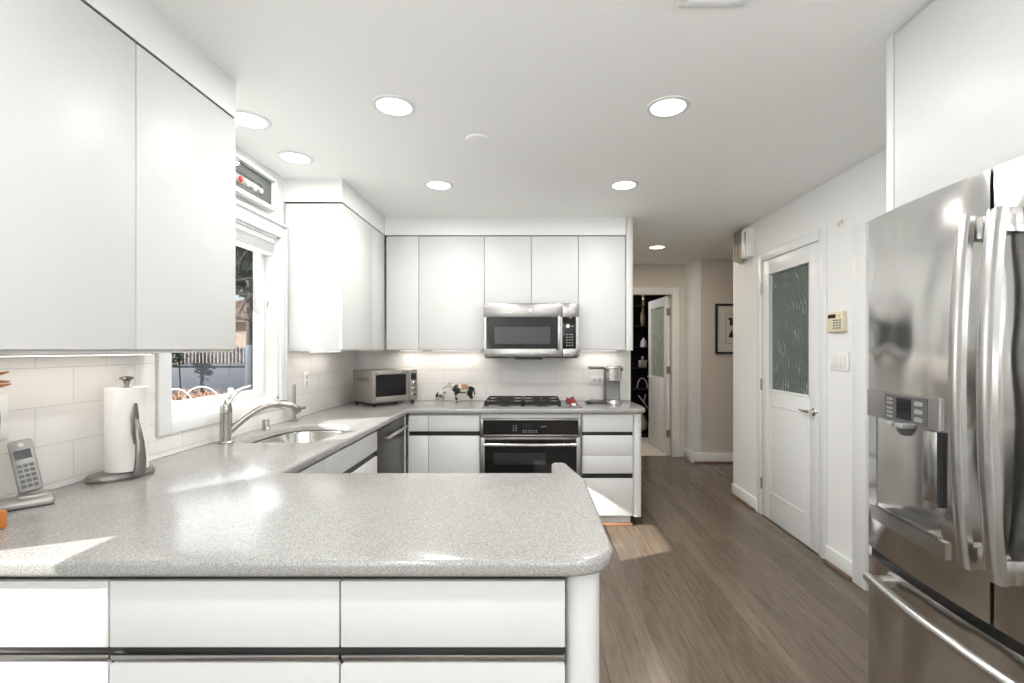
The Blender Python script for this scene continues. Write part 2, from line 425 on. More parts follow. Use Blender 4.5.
struct('trim_7', B(XR-.022, XR, 2.67, 2.783, 0, 2.09, .004), trimp)
# hall door casing
w = MB(); w.frame(1, .92, 1.895, 0, 2.15, .088, 5.98, 6.0, wb=0, bev=.004)
struct('trim_8', w, trimp)

# ------------------------------------------------------------------ kitchen window with casing, sash and raised blind
w = MB()
w.box(XL, XL+.02, WY0-.07, WY0, WZ0-.055, WZ1, .003).box(XL, XL+.02, WY1, WY1+.06, WZ0-.055, WZ1, .003).box(XL, XL+.02, WY0-.07, WY1+.06, WZ1, WZ1+.09, .003).box(XL, XL+.02, WY0, WY1, WZ0-.055, WZ0, .003)
w.box(XL+.02, XL+.034, WY0-.07, WY1+.06, WZ1+.07, WZ1+.09, .004).box(XL+.02, XL+.03, WY1+.042, WY1+.06, WZ0-.055, WZ1+.07, .003)
win = struct('window_1', w, trimp)
o = MB().box(XL-.15, XL, WY0, WY0+.012, WZ0, WZ1).box(XL-.15, XL, WY1-.012, WY1, WZ0, WZ1).box(XL-.15, XL, WY0, WY1, WZ1-.012, WZ1).box(XL-.15, XL+.0, WY0, WY1, WZ0, WZ0+.02).build('window_jamb', trimp, win)
o = MB().frame(0, WY0+.012, WY1-.012, WZ0+.02, WZ1-.012, .036, XL-.115, XL-.075, wt=.09, wb=.045, bev=.004).build('window_sash', trimp, win)
o = B(XL-.097, XL-.093, WY0+.045, WY1-.045, WZ0+.06, WZ1-.09).build('pane', clear, win)
o = MB().box(XL-.076, XL-.06, 2.50, 2.60, WZ0+.035, WZ0+.06, .004).box(XL-.07, XL-.045, 2.545, 2.56, WZ0+.05, WZ0+.10, .004).build('sash_lock', trimp, win)
hk = MB().tube([(XL-.05, WY1-.012, 1.66), (XL-.05, WY1-.025, 1.66), (XL-.05, WY1-.03, 1.635), (XL-.05, WY1-.022, 1.625)], .003, 8).build('cord_hook', nickel, win)
bl = thing('window_blind', 'white slatted blind drawn up under the head of the kitchen window', 'blind', (XL-.04, (WY0+WY1)/2, 1.95))
B(XL-.06, XL-.01, WY0+.014, WY1-.014, 2.015, 2.046, .003).build('headrail', trimp, bl)
for i in range(5): B(XL-.06, XL-.012, WY0+.018, WY1-.018, 1.962+i*.0105, 1.967+i*.0105, .001).build('slat', trimp, bl)
B(XL-.058, XL-.014, WY0+.018, WY1-.018, 1.944, 1.957, .003).build('bottom_rail', trimp, bl)
for yy in (2.14, 2.50, 2.84): MB().box(XL-.062, XL-.057, yy-.008, yy+.008, 1.95, 2.04).build('bracket', dark, bl)
# a second window, nearer, out of the frame, through which the low sun comes
w = MB(); w.frame(0, SY0-.07, SY1+.05, SZ0-.07, SZ1+.08, .07, XL, XL+.02, bev=.004)
win2 = struct('window_2', w, trimp)
B(XL-.082, XL-.078, SY0, SY1, SZ0, SZ1).build('pane', clear, win2)
w = MB(); w.frame(0, DY0-.07, DY1+.07, DZ0-.07, DZ1+.07, .07, XL, XL+.02, bev=.004); struct('added_window_3', w, trimp)  # unseen window, added to go with the left fill lamp
w = MB(); w.frame(0, DY0-.07, DY1+.07, DZ0-.07, DZ1+.07, .07, XR-.02, XR, bev=.004); struct('added_window_4', w, trimp)  # its unseen counterpart, made up for the right fill lamp

# ------------------------------------------------------------------ wall cabinets
def cab_left(label, y0, y1, doors, z0=1.357, z1=2.303, edge=False, xa=XL+.009):
    c = thing('wall_cabinet', label, 'cabinet', ((xa+UX)/2, (y0+y1)/2, z0))
    B(xa, UX-.021, y0+.0, y1-.0, z0+.012, z1-.012, .001).build('body', white, c)
    B(xa, UX-.012, y0+.004, y1-.004, z0, z0+.012).build('light_rail', carc2, c)
    B(xa, UX-.006, y0+.002, y1-.002, z1-.012, z1-.0005).build('painted_gap_shade', dark, c)  # dark strip painting in the shade of the gap under the soffit
    if edge: B(UX-.021, UX-.001, y0, y0+.012, z0+.012, z1-.012, .002).build('end_strip', trimp, c)
    for a, b in doors: B(UX-.020, UX, a+.0018, b-.0018, z0+.012, z1-.009, .0012).build('door', white, c)
    return c
carc2 = mat('cabinet_underside', (.62, .61, .59), .5)
cab_left('white wall cabinet with two flat doors, large at the near end of window wall', .94, 1.91, [(.942, 1.426), (1.426, 1.91)])
cab_left('white flat-fronted wall cabinet next to the near window, cut by top-left corner', -.02, .938, [(-.02, .46), (.46, .938)])
cab_left('white wall cabinet between kitchen window and back corner, two flat doors', 2.99, 3.862, [(3.004, 3.573), (3.573, 3.862)], edge=True)
def cab_back(label, x0, x1, doors, z0, z1=2.303, y1=YB-.009, endp=None):
    c = thing('wall_cabinet', label, 'cabinet', ((x0+x1)/2, (UY+y1)/2, z0), group=None)
    B(x0+.0005, x1-.0005, UY+.021, y1, z0+.004, z1-.012, .001).build('body', white, c)
    B(x0+.003, x1-.003, UY+.008, y1, z1-.012, z1-.0005).build('painted_gap_shade', dark, c)  # soffit gap shade, put in as a dark strip
    B(x0+.003, x1-.003, UY+.012, y1, z0, z0+.004).build('light_rail', carc2, c)
    for a, b in doors: B(a+.002, b-.002, UY, UY+.020, z0+.003, z1-.009, .0012).build('door', white, c)
    if endp:
        a, b = endp; MB().box(a+.001, b, UY-.004, y1, z0-.004, ZC-.001, .02, 4, axis=2).build('end_panel', white, c)
    return c
cab_back('narrow white wall cabinet in the back corner above the toaster oven', UX+.001, -.912, [(UX+.012, -.912)], 1.362)
cab_back('white wall cabinet above the cow figurines, left of the microwave', -.912, -.375, [(-.912, -.375)], 1.362)
cab_back('short white double-door cabinet directly above the microwave', -.375, .397, [(-.375, .011), (.011, .397)], 1.742)
cab_back('white wall cabinet above the coffee maker with full-height end panel', .397, .784, [(.397, .782)], 1.362, endp=(.786, .848))

# ------------------------------------------------------------------ worktop with sink cut-out
ZT, TH = .914, .038
sink_c = (-1.245, 2.575)
def sink_poly(g=0, n=40):
    pts = []
    for k in range(n):
        a = 2*PI*k/n; ca, sa = math.cos(a), math.sin(a)
        e = 2/3.0 if sa > 0 else 2/6
        pts.append((sink_c[0]+(.203+g)*math.copysign(abs(ca)**e, ca), sink_c[1]+(.272+g)*math.copysign(abs(sa)**e, sa)))
    return pts
outer = [(XL+.009, 1.015), (.194, 1.015), (.194, 1.66), (.142, 1.905), (.085, 1.905), (.081, 1.745), (-.925, 1.745), (-.925, 3.585), (.89, 3.585), (.905, 3.80), (.885, YB-.010), (XL+.009, YB-.010)]
outer = fillet(outer, [0, .10, .10, .02, .02, 0, .03, .02, .10, .05, 0, 0])
ct = thing('countertop', 'speckled light grey U-shaped worktop running along the walls and over the peninsula', 'countertop', (-1.2, 1.4, ZT-TH))
curve_plate([outer, sink_poly()], TH, .013, ZT-TH/2).build('slab', stone, ct)
B(XL+.0085, XL+.011, 1.0, YB-.01, ZT-.0002, ZT+.004).build('caulk_line', trimp, ct)

# ------------------------------------------------------------------ sink, faucet, side tap, air gap
sk = thing('sink', 'stainless undermount sink set into worktop below the window', 'sink', (sink_c[0], sink_c[1], .70))
b = bmesh.new(); rings = []
for g, z in ((.022, ZT-TH-.001), (-.004, ZT-TH-.001), (-.006, .87), (-.012, .76), (-.035, .725), (-.12, .718)):
    rings.append([b.verts.new((x, y, z)) for x, y in sink_poly(g)])
for i in range(len(rings)-1):
    n = len(rings[0])
    for k in range(n): b.faces.new((rings[i][k], rings[i][(k+1) % n], rings[i+1][(k+1) % n], rings[i+1][k]))
b.faces.new(rings[-1])
bmesh.ops.recalc_face_normals(b, faces=b.faces)
mb = MB(); mb._merge(b); mb.build('basin', mat('sink_steel', (.72, .71, .69), .16, 1), sk)
MB().lathe([(.04, .719), (.042, .722), (.03, .723), (.025, .716)], (sink_c[0], sink_c[1], 0)).build('drain', chrome, sk)

fc = thing('kitchen_faucet', 'brushed nickel pull-out kitchen faucet with lever handle left of sink', 'faucet', (-1.472, 2.285, ZT))
fx, fy = -1.472, 2.285
MB().lathe([(.033, 0), (.033, .006), (.030, .01), (.028, .012)], (fx, fy, ZT+.0005)).build('base_plate', nickel, fc)
MB().lathe([(.026, .011), (.026, .145), (.0265, .147)], (fx, fy, ZT)).build('body', nickel, fc)
MB().lathe([(.0265, .149), (.0265, .165), (.024, .188), (.015, .208), (.006, .217)], (fx, fy, ZT)).build('handle_hub', nickel, fc)
mb = MB(); mb.tube([(fx, fy, ZT+.195), (fx+.008, fy+.025, ZT+.225), (fx+.022, fy+.06, ZT+.248), (fx+.035, fy+.10, ZT+.262), (fx+.045, fy+.13, ZT+.268)], [.022, .019, .015, .012, .007], 12, flat=.6); mb.build('lever', nickel, fc)
dx, dy = .19, .19
pts = []
for k in range(13):
    u = k/12; pts.append((fx+dx*u, fy+dy*u*1.0, ZT+.045+.125*math.sin(u*PI*.62)-.0*u))
mb = MB(); mb.tube(pts, [.020, .019, .018, .0175, .017, .017, .017, .0175, .018, .019, .020, .0205, .020], 16); mb.build('spout', nickel, fc)
e = Vector(pts[-1]); d = (Vector(pts[-1])-Vector(pts[-2])).normalized()
MB().tube([e, e+d*.03, e+d*.055+Vector((0, 0, -.012)), e+d*.065+Vector((0, 0, -.028))], [.0205, .0225, .0225, .019], 16).build('spray_head', nickel, fc)
MB().tube([e+Vector((-.03, -.03, .02)), e+Vector((-.012, -.012, .0235)), e+Vector((.004, .004, .020))], .0045, 8).build('spray_button', blackp, fc)

ag = tag(MB().lathe([(.021, 0), (.021, .006), (.018, .008), (.018, .052), (.017, .058), (.010, .060)], (-1.49, 2.66, ZT)).build('air_gap', nickel), 'short brushed nickel air gap cap behind the sink, beside the small tap', 'sink fitting')
tp = thing('filtered_water_tap', 'small brushed nickel water tap with cross handle at far end of sink', 'faucet', (-1.49, 2.98, ZT))
tx, ty = -1.49, 2.98
MB().lathe([(.022, 0), (.022, .005), (.012, .010), (.011, .075), (.013, .078)], (tx, ty, ZT)).build('stem', nickel, tp)
MB().tube([(tx, ty, ZT+.078), (tx, ty, ZT+.215), (tx+.002, ty, ZT+.235)], [.011, .010, .008], 12).build('spout', nickel, tp)
MB().tube([(tx-.055, ty-.0, ZT+.085), (tx+.07, ty+.0, ZT+.085)], .009, 10).tube([(tx, ty-.04, ZT+.085), (tx, ty+.04, ZT+.085)], .009, 10).build('cross_handle', nickel, tp)

# ------------------------------------------------------------------ base cabinets
YF = 3.61     # front plane of the back run
XF = -.948    # front plane of the run under the window
def front_y(c, name, x0, x1, z0, z1, y=YF, bev=.0015): return B(x0+.002, x1-.002, y, y+.02, z0, z1, bev).build(name, white, c)
def front_x(c, name, y0, y1, z0, z1, x=XF): return B(x-.02, x, y0+.002, y1-.002, z0, z1, .0015).build(name, white, c)
ZU = ZT-TH-.001
c = thing('base_cabinet', 'white base cabinet in back corner below the cow figurines, left of oven', 'cabinet', (-.66, 3.9, 0))
B(-.94, -.385, YF+.021, YB-.012, .09, ZU).build('body', white, c)
B(-.93, -.39, YF+.08, YF+.10, .0, .09).build('toe_kick', white, c)
front_y(c, 'filler_panel', -.926, -.778, .74, .862); front_y(c, 'filler_panel', -.926, -.778, .095, .705)
front_y(c, 'drawer', -.778, -.385, .74, .862); front_y(c, 'door', -.778, -.385, .095, .705)
B(-.926, -.385, YF+.012, YF+.021, .700, .742).build('finger_channel', dark, c)
c = thing('oven_cabinet', 'white cabinet frame housing the wall oven under the cooktop', 'cabinet', (.005, 3.9, 0))
mb = MB(); mb.box(-.383, -.371, YF+.03, YB-.012, .09, ZU).box(.380, .396, YF+.03, YB-.012, .09, ZU).box(-.371, .380, YF+.03, YB-.012, .09, .11).box(-.371, .380, YB-.03, YB-.012, .11, ZU)
mb.build('body', white, c)
B(-.38, .392, YF+.002, YF+.02, .842, .872, .001).build('top_rail', white, c)
front_y(c, 'drawer', -.383, .396, .095, .135)
B(-.38, .392, YF+.08, YF+.10, 0, .09).build('toe_kick', white, c)
c = thing('base_cabinet', 'white drawer cabinet under the coffee maker with rounded end panel', 'cabinet', (.62, 3.9, 0))
B(.399, .788, YF+.021, YB-.012, .09, ZU).build('body', white, c)
for z0, z1 in ((.736, .872), (.558, .708), (.418, .555), (.095, .380)): front_y(c, 'drawer', .400, .788, z0, z1)
B(.400, .785, YF+.010, YF+.021, .704, .740).build('finger_channel', dark, c); B(.400, .785, YF+.010, YF+.021, .376, .422).build('finger_channel', dark, c)
MB().box(.790, .856, YF, YB-.012, .085, ZU, .025, 5, axis=2).build('end_panel', white, c)
B(.42, .78, YF+.06, YB-.02, .02, .09).build('toe_kick', white, c)
B(.41, .795, YF+.045, YF+.06, 0, .02, .003).build('toe_moulding', woodred, c)
# window run
c = thing('base_cabinet', 'white sink base cabinet between the dishwasher and the inner corner', 'cabinet', (-1.2, 2.55, 0))
mb = MB(); mb.box(XL+.01, XF-.021, 2.179, 2.195, .09, ZU).box(XL+.01, XF-.021, 2.915, 2.930, .09, ZU).box(XL+.01, XF-.021, 2.195, 2.915, .09, .11).box(XF-.036, XF-.021, 2.195, 2.915, .11, ZU)
mb.build('body', white, c)
front_x(c, 'false_drawer_front', 2.179, 2.931, .742, .862); front_x(c, 'door', 2.179, 2.555, .095, .705); front_x(c, 'door', 2.555, 2.931, .095, .705)
B(XF-.021, XF-.012, 2.18, 2.93, .700, .746).build('finger_channel', dark, c)
B(XF-.10, XF-.08, 2.18, 2.93, 0, .09).build('toe_kick', white, c)
c = thing('base_cabinet', 'white base cabinet at the inner corner where peninsula meets window run', 'cabinet', (-1.2, 1.95, 0))
B(XL+.01, XF-.021, 1.735, 2.177, .09, ZU).build('body', white, c)
front_x(c, 'drawer', 1.78, 2.177, .742, .862); front_x(c, 'door', 1.78, 2.177, .095, .705)
B(XF-.021, XF-.012, 1.78, 2.177, .700, .746).build('finger_channel', dark, c)
B(XF-.10, XF-.08, 1.78, 2.177, 0, .09).build('toe_kick', white, c)
dw = thing('dishwasher', 'dark stainless dishwasher with bar handle built in beside the sink cabinet', 'dishwasher', (-1.2, 3.24, 0))
B(XL+.02, XF-.026, 2.936, 3.545, .09, ZU-.002).build('body', blackp, dw)
B(XF-.024, XF+.004, 2.936, 3.545, .10, .868, .004).build('door', steeld, dw)
mb = MB(); mb.tube([(XF+.038, 3.02, .80), (XF+.038, 3.46, .80)], .011, 14); mb.box(XF+.004, XF+.04, 3.03, 3.05, .792, .808).box(XF+.004, XF+.04, 3.43, 3.45, .792, .808); mb.build('handle', steelh, dw)
B(XF-.09, XF-.07, 2.94, 3.54, 0, .09).build('toe_kick', blackp, dw)
c = thing('corner_filler', 'white filler post in the corner between dishwasher and back cabinets', 'cabinet', (-.96, 3.58, 0))
B(XF-.03, XF, 3.550, 3.608, .09, .868).build('panel', white, c)
# peninsula
YP = 1.05
def pen(label, x0, x1, end=False):
    c = thing('peninsula_cabinet', label, 'cabinet', ((x0+x1)/2, 1.4, 0))
    B(x0+.001, x1-.001, YP+.021, 1.715, .09, ZU).build('body', white, c)
    B(x0+.0, x1-.0, YP+.022-.010, YP+.021, .66, .712).build('finger_channel', dark, c)
    front_y(c, 'drawer', x0, x1, .706, .853, YP)
    B(x0+.002, x1-.002, YP, YP+.02, .675, .6885, .003).build('pull_rail', steel, c)
    MB().box(x0+.002, x1-.002, YP, YP+.02, 0.41, .671, .009, 4, axis=1).build('drawer', white, c)
    MB().box(x0+.002, x1-.002, YP, YP+.02, .095, .40, .004, 2).build('drawer', white, c)
    B(x0, x1, YP+.08, YP+.10, 0, .09).build('toe_kick', white, c)
    B(x0+.001, x1-.001, YP+.012, YP+.021, .853, ZU-.001).build('top_gap', dark, c)
    if end:
        MB().box(x1+.001, .160, YP, 1.70, .02, ZU-.001, .04, 6, axis=2).build('end_panel', white, c)
pen('white peninsula drawer cabinet at far left, its top drawer in sunlight', XL+.01, -.937)
pen('white peninsula drawer cabinet in the middle with long steel pull rail', -.937, -.423)
pen('white peninsula drawer cabinet at the rounded free end by the walkway', -.423, .080, True)

# ------------------------------------------------------------------ wall oven
ov = thing('wall_oven', 'stainless wall oven with black glass door below the gas cooktop', 'oven', (.005, 3.85, .14))
B(-.36, .370, YF+.022, 4.15, .15, .832).build('body', blackp, ov)
MB().frame(1, -.380, .389, .702, .838, .022, YF-.012, YF+.02, wt=.016, wb=.014).build('control_panel_frame', steel, ov)
cp = B(-.358, .367, YF-.008, YF+.01, .716, .822).build('control_panel', blackg, ov)
B(-.05, .03, YF-.0095, YF-.008, .765, .800).build('display', display, cp)
def key(x, z, w_=.009, h_=.005): B(x, x+w_, YF-.0095, YF-.008, z, z+h_).build('touch_key', markg, cp)
for gx in (-.13, -.11):
    for k in range(3): key(gx, .745+k*.018)
for k in range(6):
    for q in range(2): key(-.055+k*.02, .733+q*.013)
for k in range(3): key(.085+k*.015, .775)
dr = MB().frame(1, -.380, .389, .145, .696, .035, YF-.018, YF+.02, wt=.018, wb=.05).build('door_frame', steel, ov)
B(-.345, .354, YF-.014, YF+.01, .195, .678).build('door_glass', blackg, ov)
B(-.28, .12, YF-.016, YF-.014, .49, .58).build('viewing_window', mat('oven_window', (.03, .03, .03), .12), dr)
hd = MB(); hd.tube([(-.345+.70*k/12, YF-.055-.012*math.sin(PI*k/12), .648-.0*k) for k in range(13)], .013, 14).box(-.335, -.315, YF-.055, YF-.014, .640, .656).box(.325, .345, YF-.055, YF-.014, .640, .656)
hd.build('handle', steelh, ov)

# ------------------------------------------------------------------ over-the-range microwave
MY = 3.80
mw = thing('microwave', 'stainless over-the-range microwave with black glass door and control strip', 'microwave', (.006, 4.0, 1.298))
B(-.372, .394, MY+.03, YB-.012, 1.304, 1.736, .002).build('body', steeld, mw)
MB().box(-.372, .260, MY, MY+.03, 1.306, 1.372, .003).box(-.372, .260, MY, MY+.03, 1.627, 1.736, .003).box(-.372, -.352, MY, MY+.03, 1.372, 1.627).box(.222, .260, MY, MY+.03, 1.372, 1.627).build('door', steel, mw)
md = B(-.352, .222, MY+.004, MY+.03, 1.372, 1.627).build('door_glass', blackg, mw)
B(-.285, .165, MY+.0025, MY+.004, 1.412, 1.548).build('viewing_window', mat('micro_window', (.045, .045, .045), .15), md)
MB().box(.262, .394, MY, MY+.03, 1.306, 1.372, .003).box(.262, .394, MY, MY+.03, 1.627, 1.736, .003).box(.370, .394, MY, MY+.03, 1.372, 1.627).build('side_trim', steel, mw)
pn = B(.262, .370, MY+.001, MY+.03, 1.372, 1.627, .001).build('control_panel', blackg, mw)
MB().lathe([(.018, 0), (.018, .006), (.015, .010)], (0, 0, 0), M=Matrix.Translation((.305, MY+.001, 1.555)) @ Matrix.Rotation(PI/2, 4, 'X')).build('dial', steelh, pn)
for i in range(3):
    for k in range(5): B(.292+i*.022, .303+i*.022, MY-.0005, MY+.001, 1.395+k*.022, 1.403+k*.022).build('key', markg, pn)
B(.335, .352, MY-.0005, MY+.001, 1.55, 1.558).build('key', markg, pn)
MB().box(.222, .240, MY-.040, MY-.022, 1.366, 1.632, .004).box(.224, .238, MY-.024, MY+.002, 1.375, 1.39).box(.224, .238, MY-.024, MY+.002, 1.608, 1.623).build('handle', steelh, mw)
mb = MB(); mb.box(-.36, .38, MY+.02, YB-.02, 1.296, 1.304); mb.box(-.12, .10, MY+.02, MY+.3, 1.284, 1.296); mb.build('underside_vent', blackp, mw)
MB().lathe([(.017, 0), (.017, .003), (.014, .004)], (0, 0, 0), M=Matrix.Translation((.002, MY, 1.681)) @ Matrix.Rotation(PI/2, 4, 'X')).build('round_badge', markg, mw)
mb = MB(); mb.lathe([(.0125, 0), (.0125, .0045)], (0, 0, 0), M=Matrix.Translation((.002, MY, 1.681)) @ Matrix.Rotation(PI/2, 4, 'X')); lg = mb.build('badge_disc', steelh, mw)
text('GE', .014, Matrix.Translation((.002, MY-.0047, 1.681)) @ Matrix.Rotation(PI/2, 4, 'X'), markg, 'badge_letters', mw)

# ------------------------------------------------------------------ gas cooktop
ck = thing('gas_cooktop', 'black and steel four-burner gas cooktop set on the worktop above the oven', 'cooktop', (.0, 3.9, ZT))
B(-.375, .405, 3.645, 4.13, ZT+.001, ZT+.010, .004).build('tray', steel, ck)
for cx in (-.20, .10):
    g = MB()
    x0, x1, y0, y1 = cx-.155, cx+.140, 3.665, 4.11
    zt = ZT+.048
    for xx in (x0, x1-.012, (x0+x1)/2-.006): g.box(xx, xx+.012, y0, y1, zt-.014, zt, .002)
    for yy in (y0, y1-.012, (y0+y1)/2-.006): g.box(x0, x1, yy, yy+.012, zt-.014, zt, .002)
    for by in (3.775, 4.0):
        for a in (0, PI/2, PI, 3*PI/2):
            M = Matrix.Translation((cx-.0075, by, 0)) @ Matrix.Rotation(a+PI/4, 4, 'Z'); g.box(.03, .12, -.005, .005, zt-.012, zt, .001, M=M)
    for xx in (x0, x1-.012):
        for yy in (y0, y1-.012): g.box(xx, xx+.012, yy, yy+.012, ZT+.010, zt-.01)
    g.box(x0, x1, y0, y0+.006, ZT+.018, zt-.006)
    g.build('grate', iron, ck)
    for by in (3.775, 4.0):
        bu = MB().lathe([(.045, 0), (.045, .012), (.030, .016), (.030, .022)], (cx-.0075, by, ZT+.010)).build('burner', steeld, ck)
        MB().lathe([(.032, .0225), (.032, .030), (.028, .033)], (cx-.0075, by, ZT+.010)).build('burner_cap', iron, bu)
for k in range(4): MB().lathe([(.019, 0), (.019, .004), (.015, .006), (.014, .026), (.012, .028)], (.325-.0*k, 3.885+k*.068, ZT+.010)).build('knob', steelh, ck)
rd = thing('spoon_rest', 'small red folded rest with a white front beside the cooktop grates', 'utensil rest', (.325, 3.70, ZT+.0112), rz=R(-18))
mb = MB(); mb.prism([(-.010, 0), (.045, 0), (.005, .072), (-.040, .048)], 0, .05, M=Matrix.Translation((0, .05, 0)) @ Matrix.Rotation(PI/2, 4, 'X'), bev=.004); mb.build('cover', redm, rd, world=False)
B(.002, .040, -.006, -.0005, 0.002, .020, .002).build('front_tab', plastw, rd, world=False)

# ------------------------------------------------------------------ coffee maker
cf = thing('coffee_maker', 'silver and grey pod coffee maker with clear side water tank on back worktop', 'coffee maker', (.70, 3.93, ZT))
MB().lathe([(.062, 0), (.062, .028), (.058, .034), (.02, .036)], (.695, 3.90, ZT+.001)).build('cup_base', steelh, cf)
B(.633, .757, 3.955, 4.08, ZT+.001, ZT+.30, .012, 3).build('column', greyp, cf)
B(.640, .750, 3.945, 3.955, ZT+.036, ZT+.20).build('column_front', mat('column_front_grey', (.22, .22, .21), .35), cf)
MB().box(.636, .755, 3.86, 3.954, ZT+.196, ZT+.315, .03, 5, axis=2).build('brew_head', steelh, cf)
MB().tube([(.632, 3.90, ZT+.275), (.632, 3.855, ZT+.300), (.695, 3.842, ZT+.306), (.758, 3.855, ZT+.300), (.758, 3.90, ZT+.275)], .007, 10).build('lid_handle', steelh, cf)
wt = MB().box(.505, .628, 3.955, 4.08, ZT+.03, ZT+.285, .02, 4, axis=2).build('water_tank', clear_glass('tank_plastic'), cf)
B(.500, .632, 3.95, 4.085, ZT+.286, ZT+.308, .006).build('tank_lid', greyp, cf)
B(.505, .632, 3.95, 4.085, ZT+.001, ZT+.020, .006).build('tank_base', greyp, cf)
MB().ball((.485, 3.93, ZT+.012), .026, (1.1, .8, .45)).build('cord_bundle', blackp, cf)

# ------------------------------------------------------------------ toaster oven
to = thing('toaster_oven', 'small brushed steel toaster oven turned across the back left corner', 'toaster oven', (-1.222, 3.672, ZT), rz=R(48))
TW, TD, T0, T1 = .41, .328, .026, .288
B(0, TW, .012, TD, T0, T1, .012, 3).build('body', toastm, to, world=False)
fr = MB()
fr.box(0.0, .026, 0, .012, T0+.01, T1-.004, .003).box(.026, .325, 0, .012, .250, T1-.004, .003).box(.026, .325, 0, .012, T0+.01, .078, .003).box(.300, .325, 0, .012, .078, .250, .003)
fr.build('door_frame', toastm, to, world=False)
B(.026, .300, .004, .011, .078, .250).build('door_glass', blackg, to, world=False)
hb = MB(); hb.tube([(.03, -.03, .262), (.30, -.03, .262)], .010, 12).box(.035, .05, -.03, 0, .256, .268).box(.28, .295, -.03, 0, .256, .268); hb.build('door_handle', steelh, to, world=False)
pnl = B(.328, TW-.002, 0, .012, T0+.01, T1-.004, .003).build('control_panel', toastm, to, world=False)
B(.345, .395, -.002, 0, .20, .255).build('display', display, pnl, world=False)
for k in range(3):
    Mk = Matrix.Translation((.369, 0, .170-k*.045)) @ Matrix.Rotation(PI/2, 4, 'X')
    MB().lathe([(.016, 0), (.016, .004), (.012, .006), (.011, .018)], M=Mk).build('knob', steelh, pnl, world=False)
mb = MB()
for k in range(3): mb.box(.345+k*.018, .355+k*.018, -.0015, 0, .145, .149)
mb.build('buttons', blackp, pnl, world=False)
for px, py in ((.03, .03), (TW-.03, .03), (.03, TD-.03), (TW-.03, TD-.03)): MB().lathe([(.016, 0), (.018, .022)], (px, py, .0005)).build('foot', blackp, to, world=False)
MB().box(-.001, .0005, .06, .25, .215, .222).box(-.001, .0005, .06, .25, .2, .207).build('side_vent', steeld, to, world=False)
B(.04, .26, .012, .016, .08, .105).build('rack_tray', mat('rack_dark', (.08, .08, .08), .3), to, world=False)
B(.0, .06, .03, .27, .012, .022).build('crumb_tray', blackp, to, world=False)

# ------------------------------------------------------------------ cow figurines
def cow(name, label, loc, rz, s, calf=False):
    L = 1.0
    # body along +x (head at -x); unit: body length ~ 1
    V = [(.0, 0, .62), (.25, 0, .63), (.5, 0, .62), (-.22, 0, .62), (-.40, 0, .70), (-.52, 0, .80), (-.66, 0, .77), (-.80, 0, .68), (-.88, 0, .63)]
    Rr = [(.20, .23), (.19, .23), (.14, .17), (.16, .20), (.10, .13), (.085, .10), (.075, .085), (.05, .055), (.04, .045)]
    E = [(0, 1), (1, 2), (0, 3), (3, 4), (4, 5), (5, 6), (6, 7), (7, 8)]
    if calf:
        V[5] = (-.48, 0, .82); V[6] = (-.56, 0, .80); V[7] = (-.68, 0, .73); V[8] = (-.74, 0, .69); V[4] = (-.36, 0, .73)
    def leg(root, x, y, front):
        i = len(V)
        if front: pts = [(x, y, .44, .075), (x-.01, y, .26, .05), (x, y, .12, .038), (x-.005, y, .035, .05), (x-.02, y, .02, .045)]
        else: pts = [(x, y, .46, .095), (x-.04, y, .34, .06), (x+.05, y, .22, .042), (x+.02, y, .10, .038), (x+.01, y, .025, .05)]
        p = root
        for q in pts:
            V.append(q[:3]); Rr.append((q[3]*1.2, q[3]*1.2)); E.append((p, len(V)-1)); p = len(V)-1
    leg(3, -.24, .11, True); leg(3, -.18, -.11, True); leg(2, .48, .11, False); leg(2, .44, -.11, False)
    V.append((.60, 0, .66)); Rr.append((.03, .03)); E.append((2, len(V)-1)); a = len(V)-1
    V.append((.645, 0, .50)); Rr.append((.022, .022)); E.append((a, len(V)-1)); a = len(V)-1
    V.append((.65, 0, .33)); Rr.append((.035, .035)); E.append((a, len(V)-1))
    mb = skin(V, E, Rr, 2)
    rt = thing(name, label, 'figurine', loc, rz)
    zmin = min(v.co.z for v in mb.bm.verts)
    mb.bm.transform(Matrix.Scale(s, 4) @ Matrix.Translation((0, 0, -zmin)))
    for f in mb.bm.faces:
        c_ = f.calc_center_median()/s; x, z = c_.x, c_.z+zmin
        w1 = math.sin(x*9+z*5)*.05
        m_ = 1
        if not calf:
            if -.36+w1 < x < -.05+w1+(.62-z)*.6 and z > .40: m_ = 0
            elif x > .36+w1 and z > .3: m_ = 0
            elif z < .50+w1 and -.2 < x < .25 and z > .38: m_ = 0
            elif z > .62+w1*.6 and 0 < x < .38: m_ = 2
            elif z < .06 or (.10 < z < .22 and x < -.1) or (.30 < z < .46 and x < -.19) or (.16 < z < .30 and x > .38): m_ = 0
            elif x < -.46 and z > .86: m_ = 0
        else:
            if .15+w1 < x < .42 and z > .35: m_ = 0
            elif -.3 < x < -.1+w1 and .35 < z < .62: m_ = 0
            elif x < -.5 and z > .8: m_ = 0
            elif z < .05 or .14 < z < .24: m_ = 0
        f.material_index = m_
    o = mb.build('body', [cowb, coww, cowr], rt, world=False, angle=80)
    for sg in (1, -1):
        MB().tube([(-.50*s, sg*.06*s, .865*s), (-.46*s, sg*.16*s, .85*s)], [.045*s, .015*s], 8, flat=.5).build('ear', cowb, rt, world=False)
        if not calf: MB().tube([(-.53*s, sg*.04*s, .88*s), (-.55*s, sg*.10*s, .95*s), (-.60*s, sg*.09*s, 1.0*s)], [.022*s, .018*s, .006*s], 8).build('horn', coww, rt, world=False)
        MB().ball((-.60*s, sg*.075*s, .82*s), .015*s, seg=10).build('eye', blackp, rt, world=False)
    if not calf: MB().ball((.33*s, 0, .36*s), .09*s, (1, .8, .7)).build('udder', coww, rt, world=False)
